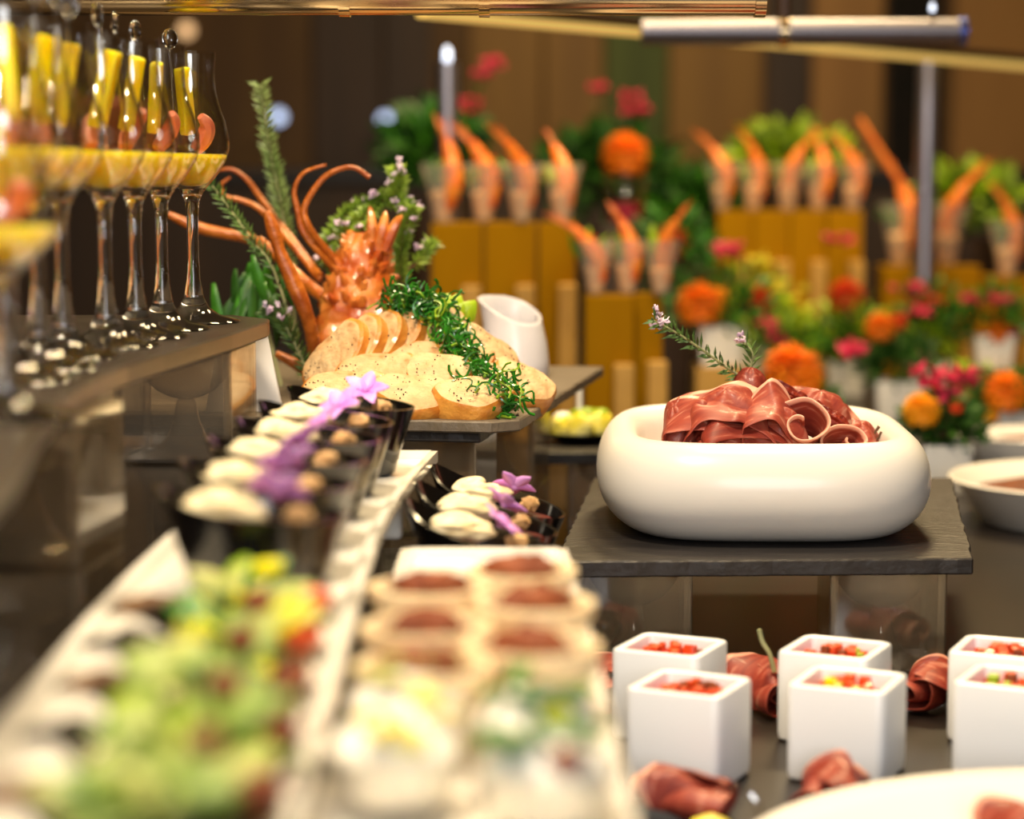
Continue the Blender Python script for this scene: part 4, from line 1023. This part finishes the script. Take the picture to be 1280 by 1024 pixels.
# ================================================================== flowers
def pompom(name, c, r, m, parent, n=150, seed=0):
    b = MB(); rnd = random.Random(seed)
    b.blob(c, r * .55, 12, 8)
    for k in range(n):
        z = 1 - 1.75 * (k + .5) / n; a = k * 2.39996; q = math.sqrt(max(0, 1 - z * z))
        d = Vector((q * math.cos(a), q * math.sin(a), z))
        up = Vector((0, 0, 1)) if abs(d.z) < .9 else Vector((1, 0, 0))
        b.leaf(Vector(c) + d * r * .45, d + Vector((rnd.uniform(-.25, .25), rnd.uniform(-.25, .25), rnd.uniform(0, .3))), r * .58, r * .40, up, .35, 3)
    return b.build(name, m, parent, solid=.0006)
def spikes(name, c, r, h, m, parent, n=26, seed=0):
    b = MB(); rnd = random.Random(seed)
    for k in range(n):
        d = Vector((rnd.uniform(-1, 1) * r, rnd.uniform(-1, 1) * r, rnd.uniform(.5, 1) * h)); p = Vector(c) + d
        for q in range(3): b.leaf(p, (rnd.uniform(-1, 1), rnd.uniform(-1, 1), rnd.uniform(-.2, 1)), .016, .009, None, .3, 3)
    return stuff(b.build(name, m, parent, solid=.0005))
def stems(c, r, h, parent, n=9, seed=0, m='stem_brown'):
    rnd = random.Random(seed); b = MB()
    for k in range(n):
        e = Vector((rnd.uniform(-r, r), rnd.uniform(-r, r), rnd.uniform(.7, 1) * h))
        b.tube([Vector(c), Vector(c) + e * .5 + Vector((rnd.uniform(-.004, .004), 0, 0)), Vector(c) + e], [.0013, .0012, .001], 5)
    return stuff(b.build('stems', m, parent))
def tuft(name, c, r, m, parent, n=150, ll=.020, lw=.008, seed=0):
    b = MB(); rnd = random.Random(seed)
    for k in range(n):
        d = Vector((rnd.gauss(0, 1), rnd.gauss(0, 1), rnd.gauss(.25, .8))).normalized(); q = rnd.uniform(.3, .95)
        b.leaf(Vector(c) + Vector((d.x * r[0] * q, d.y * r[1] * q, d.z * r[2] * q)), d + Vector((0, 0, .35)), ll * rnd.uniform(.7, 1.2), lw, None, .3, 3)
    return stuff(b.build(name, m, parent))
def pot_flowers(label, px, Y, base=0.0, potr=.032, poth=.055, heads=(), spk=(), tufts=((.05, .05, .035, 'moss'),), stem=None, pot=True, pm='cream_tray'):
    x = (px - 640) / F_PX * Y
    t = thing('potted_flowers', label, 'potted flowers', (x, Y, base))
    if pot:
        bm = MB(); bm.rings([sq(potr * .80, 0, .004), sq(potr * .83, .002), sq(potr, poth, .006), sq(potr - .004, poth, .004), sq(potr * .76, .006, .004)]); bm.build('pot', pm, t)
        MB().box((0, 0, poth - .012), (potr * 1.7, potr * 1.7, .012)).build('soil', 'stem_brown', t, smooth=False)
    for k, (rx, ry, rz_, m) in enumerate(tufts):
        tuft('foliage', (0, 0, (poth if pot else 0) + rz_ * .6), (rx, ry, rz_), m, t, 170, seed=int(px) + k)
    def loc3(ax, ay, dy=0.0):
        q = Q(ax, ay, Y + dy); return Vector((q.x - x, q.y - Y, q.z - base))
    for k, (ax, ay, r, m, dy) in enumerate(heads):
        c = loc3(ax, ay, dy); rad = r * (Y + dy) / F_PX
        hd_ = pompom('flower_head', c, rad, m, t, seed=k)
        MB().tube([Vector((0, 0, poth - .01 if pot else 0)), Vector((c.x * .5, c.y * .5, (poth + c.z) / 2 - .006)), c - Vector((0, 0, rad * .3))], .0018, 6).build('flower_stalk', 'leaf', hd_)
    for k, (ax, ay, r, h, m, dy) in enumerate(spk):
        spikes('blossoms', loc3(ax, ay, dy), r, h, m, t, 9, seed=int(ax))
    if stem: stems((0, 0, poth * .9), stem[0], stem[1], t, seed=int(px))
    return t
pot_flowers('white pot of moss with pink spiky blossoms and a yellow marigold beside the ham dish', 1184, 2.50, 0, .031, .056,
            heads=((1152, 514, 24, 'marigold_yellow', -.04), (1196, 510, 9, 'marigold_red', -.03)), spk=((1162, 502, .014, .034, 'pink_flower', -.02), (1200, 502, .016, .034, 'pink_flower', -.02), (1180, 512, .014, .02, 'pink_flower', 0)),
            tufts=((.046, .04, .030, 'leaf_dark'), (.05, .045, .034, 'moss')), stem=(.035, .125))
pot_flowers('white pot with the brightest orange marigold right behind the ham', 990, 2.70, 0, .031, .056, heads=((990, 466, 38, 'marigold', -.05), (1003, 478, 26, 'marigold', -.06)), spk=((1064, 452, .014, .012, 'pink_flower', 0),),
            tufts=((.062, .05, .036, 'leaf'), (.05, .04, .03, 'leaf_lime')))
pot_flowers('white pot with a bright orange marigold behind the oval brown-sauce dishes', 1262, 2.85, 0, .031, .056, heads=((1258, 492, 29, 'marigold', -.03), (1240, 520, 10, 'marigold_yellow', -.04)), spk=((1215, 475, .02, .018, 'leaf_lime', .0),),
            tufts=((.07, .05, .034, 'leaf'), (.05, .05, .03, 'moss')))
pot_flowers('white pot with a yellow-orange marigold and pink blossoms behind the outer marigold', 1242, 3.40, 0.06, .032, .056, heads=((1240, 402, 26, 'marigold_yellow', 0), (1246, 416, 16, 'marigold', -.02)), spk=((1262, 395, .035, .03, 'pink_flower', 0), (1222, 388, .02, .02, 'pink_flower', .02), (1270, 425, .02, .02, 'pink_flower', 0)),
            tufts=((.07, .05, .05, 'leaf'), (.06, .05, .03, 'leaf_dark')))
o = MB().box((0, 0, .0425), (.075, .075, .085)).build('riser_block', 'ochre_pale', smooth=False, bevel=.003); o.location = ((900 - 640) / F_PX * 3.20, 3.20, 0); tag(o, 'pale block under the marigold pot behind the low ochre stands', 'block')
o = MB().box((0, 0, .03), (.10, .10, .06)).build('riser_block', 'ochre_pale', smooth=False, bevel=.003); o.location = ((1242 - 640) / F_PX * 3.40, 3.40, 0); tag(o, 'low pale block under the pot of pink blossoms and yellow-orange marigold', 'block')
pot_flowers('white pot with dark foliage and small orange marigolds behind the ham dish corner', 1122, 3.22, 0, .036, .060, heads=((1100, 410, 20, 'marigold', -.03), (1122, 404, 12, 'marigold_red', 0)), spk=((1150, 402, .016, .016, 'pink_flower', 0), (1068, 445, .018, .012, 'pink_flower', -.05)),
            tufts=((.065, .05, .040, 'leaf_dark'), (.06, .05, .045, 'moss')))
pot_flowers('white pot with a red marigold among leaves in the middle of the flowers', 1058, 3.60, .0, .034, .056, heads=((1058, 371, 23, 'marigold_red', 0),), spk=((1053, 322, .022, .035, 'pink_flower', .05),), tufts=((.075, .05, .06, 'leaf'), (.08, .06, .075, 'leaf_lime'), (.06, .05, .04, 'leaf_dark')))
pot_flowers('white pot with an orange marigold and dark green leaves behind the low ochre stands', 900, 3.20, .085, .034, .058, heads=((874, 382, 30, 'marigold', -.03), (893, 374, 18, 'marigold_yellow', -.02), (947, 376, 20, 'marigold_red', 0)), spk=((905, 335, .018, .03, 'pink_flower', 0),),
            tufts=((.085, .06, .062, 'leaf_dark'), (.09, .06, .05, 'leaf')))
pot_flowers('pot of yellow-green blossoms between the marigolds', 982, 3.45, 0, .034, .056, spk=((982, 420, .040, .085, 'yellow_flower', 0), (965, 392, .03, .05, 'yellow_flower', 0), (958, 422, .01, .02, 'pink_flower', -.03), (972, 437, .012, .02, 'pink_flower', -.03)), tufts=((.07, .05, .075, 'leaf_lime'), (.07, .05, .05, 'leaf')))
pot_flowers('pot with a red gerbera behind the low prawn glasses', 842, 3.45, 0, .030, .20, heads=((838, 304, 24, 'marigold_red', 0),), spk=((868, 330, .02, .02, 'leaf', 0),), tufts=((.075, .05, .085, 'leaf'), (.08, .06, .07, 'leaf_dark')), pm='panel_dark')
pot_flowers('pot of lime leaves below the distant ochre stands', 940, 3.62, 0, .034, .10, tufts=((.065, .045, .075, 'leaf_lime'), (.07, .045, .05, 'leaf')), spk=((950, 345, .03, .03, 'yellow_flower', 0),))
pot_flowers('leafy pot with small red blossoms under the far prawn glasses', 1160, 3.44, 0, .034, .07, tufts=((.065, .05, .085, 'leaf'), (.06, .05, .07, 'leaf_dark'), (.05, .05, .05, 'leaf_lime')), spk=((1135, 375, .03, .02, 'pink_flower', 0), (1160, 390, .02, .02, 'marigold_red', 0)))
# orange marigold in a stemless glass on a back block
p = Q(781, 265, 3.6)
o = MB().box((0, 0, (p.z - .02) / 2), (.085, .085, p.z - .02)).build('riser_block', 'panel_dark', smooth=False, bevel=.003); o.location = (p.x, 3.6, 0); tag(o, 'tall dark block under the glass vase with the orange marigold', 'block')
vz = thing('flower_vase', 'glass vase with one orange marigold above red berries', 'vase', (p.x, 3.6, p.z - .02))
MB().lathe([(0, 0), (.026, 0), (.030, .004), (.038, .085), (.036, .085), (.028, .006), (0, .005)], 28).build('vase_glass', 'thin_glass', vz)
MB().lathe([(0, .006), (.027, .006), (.030, .034), (0, .036)], 24).build('berries', 'pink_flower', vz)
pompom('flower_head', (0, 0, .112), .040, 'marigold', vz, seed=5); MB().tube([(0, 0, .03), (0, 0, .095)], .002, 6).build('flower_stalk', 'leaf', vz)
# tall leafy arrangements behind
def back_bush(label, px, py, Y, r, ms, spk=()):
    q = Q(px, py, Y)
    t = thing('leafy_arrangement', label, 'plant', (q.x, Y, 0))
    MB().lathe([(0, 0), (.045, 0), (.06, max(.05, q.z - r[2] - .02)), (.055, max(.05, q.z - r[2] - .02)), (.04, .01), (0, .01)], 24).build('vase', 'panel_dark', t)
    MB().tube([(0, 0, .02), (0, 0, q.z)], .006, 8).build('stem', 'leaf_dark', t)
    for k, m in enumerate(ms): tuft('foliage', (0, 0, q.z), (r[0] * (1 - .1 * k), r[1], r[2] * (1 - .12 * k)), m, t, 190, .045, .020, seed=k + int(px))
    for k, (ax, ay) in enumerate(spk):
        c = Q(ax, ay, Y); c = Vector((c.x - q.x, 0, c.z))
        spikes('blossoms', c, .018, .02, 'pink_flower', t, 8, seed=k); MB().tube([(0, 0, q.z), tuple(Vector((c.x * .6, 0, (q.z + c.z) / 2))), tuple(c)], .0016, 5).build('flower_stalk', 'leaf_dark', t)
back_bush('dark leafy arrangement with pink blossoms behind the tall ochre stands', 545, 185, 3.9, (.09, .07, .07), ('leaf_dark', 'leaf'), ((600, 105), (588, 140), (612, 90), (578, 150)))
back_bush('leafy arrangement with pink blossoms beside the marigold vase', 760, 215, 4.15, (.14, .06, .09), ('leaf_dark', 'leaf_dark'), ((745, 122), (790, 132), (782, 150), (800, 150)))
back_bush('broad dark bush behind the red gerbera', 866, 262, 4.45, (.11, .06, .09), ('leaf_dark', 'leaf'))
back_bush('lime leaf arrangement above the distant prawn glasses', 985, 195, 4.1, (.11, .06, .045), ('leaf_lime', 'herb_green'))
back_bush('pale leaf arrangement beyond the far chrome post', 1205, 250, 3.95, (.09, .06, .05), ('leaf_lime', 'herb_green'))

# ================================================================== white oval dishes with brown sauce
def oval_dish(label, slabel, px, Y, rx, ry, h, m='chutney'):
    x = (px - 640) / F_PX * Y
    t = thing('oval_dish', label, 'dish', (x, Y, 0))
    MB().lathe([(0, 0), (.72, 0), (.78, .003), (.94, h * .85), (1.0, h), (.985, h + .002), (.93, h - .001), (.76, .010), (0, .008)], 56, M=Matrix.Diagonal((rx, ry, 1, 1))).build('dish_body', 'porcelain', t)
    food('brown_sauce', slabel, 'sauce', (x, Y, .009), MB().lathe([(0, 0), (.76, 0), (.86, h * .48), (.6, h * .68), (.25, h * .80), (0, h * .82)], 48, M=Matrix.Diagonal((rx, ry, 1, 1))), m)
oval_dish('white oval dish of brown chutney right beside the ham dish board', 'brown chutney in the oval dish right beside the ham dish board', 1390, 2.26, .165, .15, .048)
oval_dish('white oval dish of brown chutney behind the pink-flowered pot', 'brown chutney in the oval dish behind the pink-flowered pot', 1330, 2.66, .13, .085, .046)
oval_dish('white oval dish half hidden behind the ham and low ochre stands', 'pale dressing in the oval dish behind the ham', 905, 2.98, .080, .10, .036, 'cream')

# ================================================================== rails overhead
rl = thing('chrome_rail', 'chrome front rail with clamp rings above the chicken and glasses', 'rail', (-.55, 1.62, 0))
MB().tube([(0, 0, .4985), (.737, 0, .4985)], .0135, 24).build('tube', 'chrome', rl)
for px in (434, 606, 945):
    xx = (px - 640) / F_PX * 1.62 + .55; MB().tube([(xx - .004, 0, .4985), (xx + .004, 0, .4985)], .0150, 24).build('clamp_ring', 'chrome', rl)
MB().tube([(0, 0, 0), (0, 0, .512)], .014, 16).build('post', 'chrome', rl)
def x_at(px, Y): return (px - 640) / F_PX * Y
r2 = thing('chrome_rail', 'dull chrome rail hung on a rod above the flowers', 'rail', (x_at(975, 2.6), 2.6, 0))
zz = topz(40, 2.6); X0 = x_at(975, 2.6)
MB().tube([(x_at(800, 2.6) - X0, 0, zz), (x_at(1192, 2.6) - X0, 0, zz)], .0155, 20).build('tube', 'chrome_dull', r2)
MB().tube([(x_at(1190, 2.6) - X0, 0, zz), (x_at(1200, 2.6) - X0, 0, zz)], .0175, 20).build('end_cap', 'chrome_blue', r2)
MB().tube([(-.006, 0, zz), (.006, 0, zz)], .0175, 20).build('clamp_ring', 'chrome', r2)
MB().tube([(0, 0, zz), (0, 0, 2.1)], .008, 12).build('hanging_rod', 'counter_body', r2)
MB().blob((x_at(1158, 2.6) - X0, 0, topz(12, 2.6)), (.003, .003, .008), 10, 8).build('glint_blob', 'glint_cool', r2)  # glowing blob in place of a specular glint on the rail
MB().tube([(x_at(1158, 2.6) - X0, 0, topz(14, 2.6)), (x_at(1158, 2.6) - X0, 0, zz)], .003, 8).build('glint_stem', 'chrome', r2)  # short stem added to join the glint blob to the tube
r3 = thing('chrome_post', 'chrome post with an added glowing highlight behind the tall ochre stands', 'post', (x_at(560, 3.2), 3.2, 0))
MB().tube([(0, 0, 0), (0, 0, topz(78, 3.2))], .017, 16).build('post', 'chrome_post', r3)
MB().blob((0, 0, topz(70, 3.2)), (.006, .006, .014), 10, 8).build('glint_blob', 'glint_cool', r3)  # pale highlight at the post top, made as a glowing blob
A, B = Q(526, 24, 2.4), Q(1300, 87, 3.63)
ls = thing('light_strip', 'long warm glowing light strip slanting away above the flowers', 'lamp', (A.x, A.y, 0))
d = (B - A); d.z = 0
ang = math.atan2(d.y, d.x); Ln = d.length
bm = MB(); bm.box((Ln / 2, 0, A.z + .006), (Ln, .018, .010), Matrix.Rotation(ang, 4, 'Z')); bm.build('diffuser', 'brass_light', ls, smooth=False, bevel=.003)
bm = MB(); bm.box((Ln / 2, 0, A.z + .018), (Ln, .034, .012), Matrix.Rotation(ang, 4, 'Z')); bm.build('housing', 'counter_body', ls, smooth=False, bevel=.003)
pp = Q(1160, 85, 3.6); pr_ = Matrix.Rotation(-ang, 4, 'Z') 
MB().tube([(pp.x - A.x, pp.y - A.y, 0), (pp.x - A.x, pp.y - A.y, pp.z + .02)], .018, 16).build('post', 'chrome_post', ls)
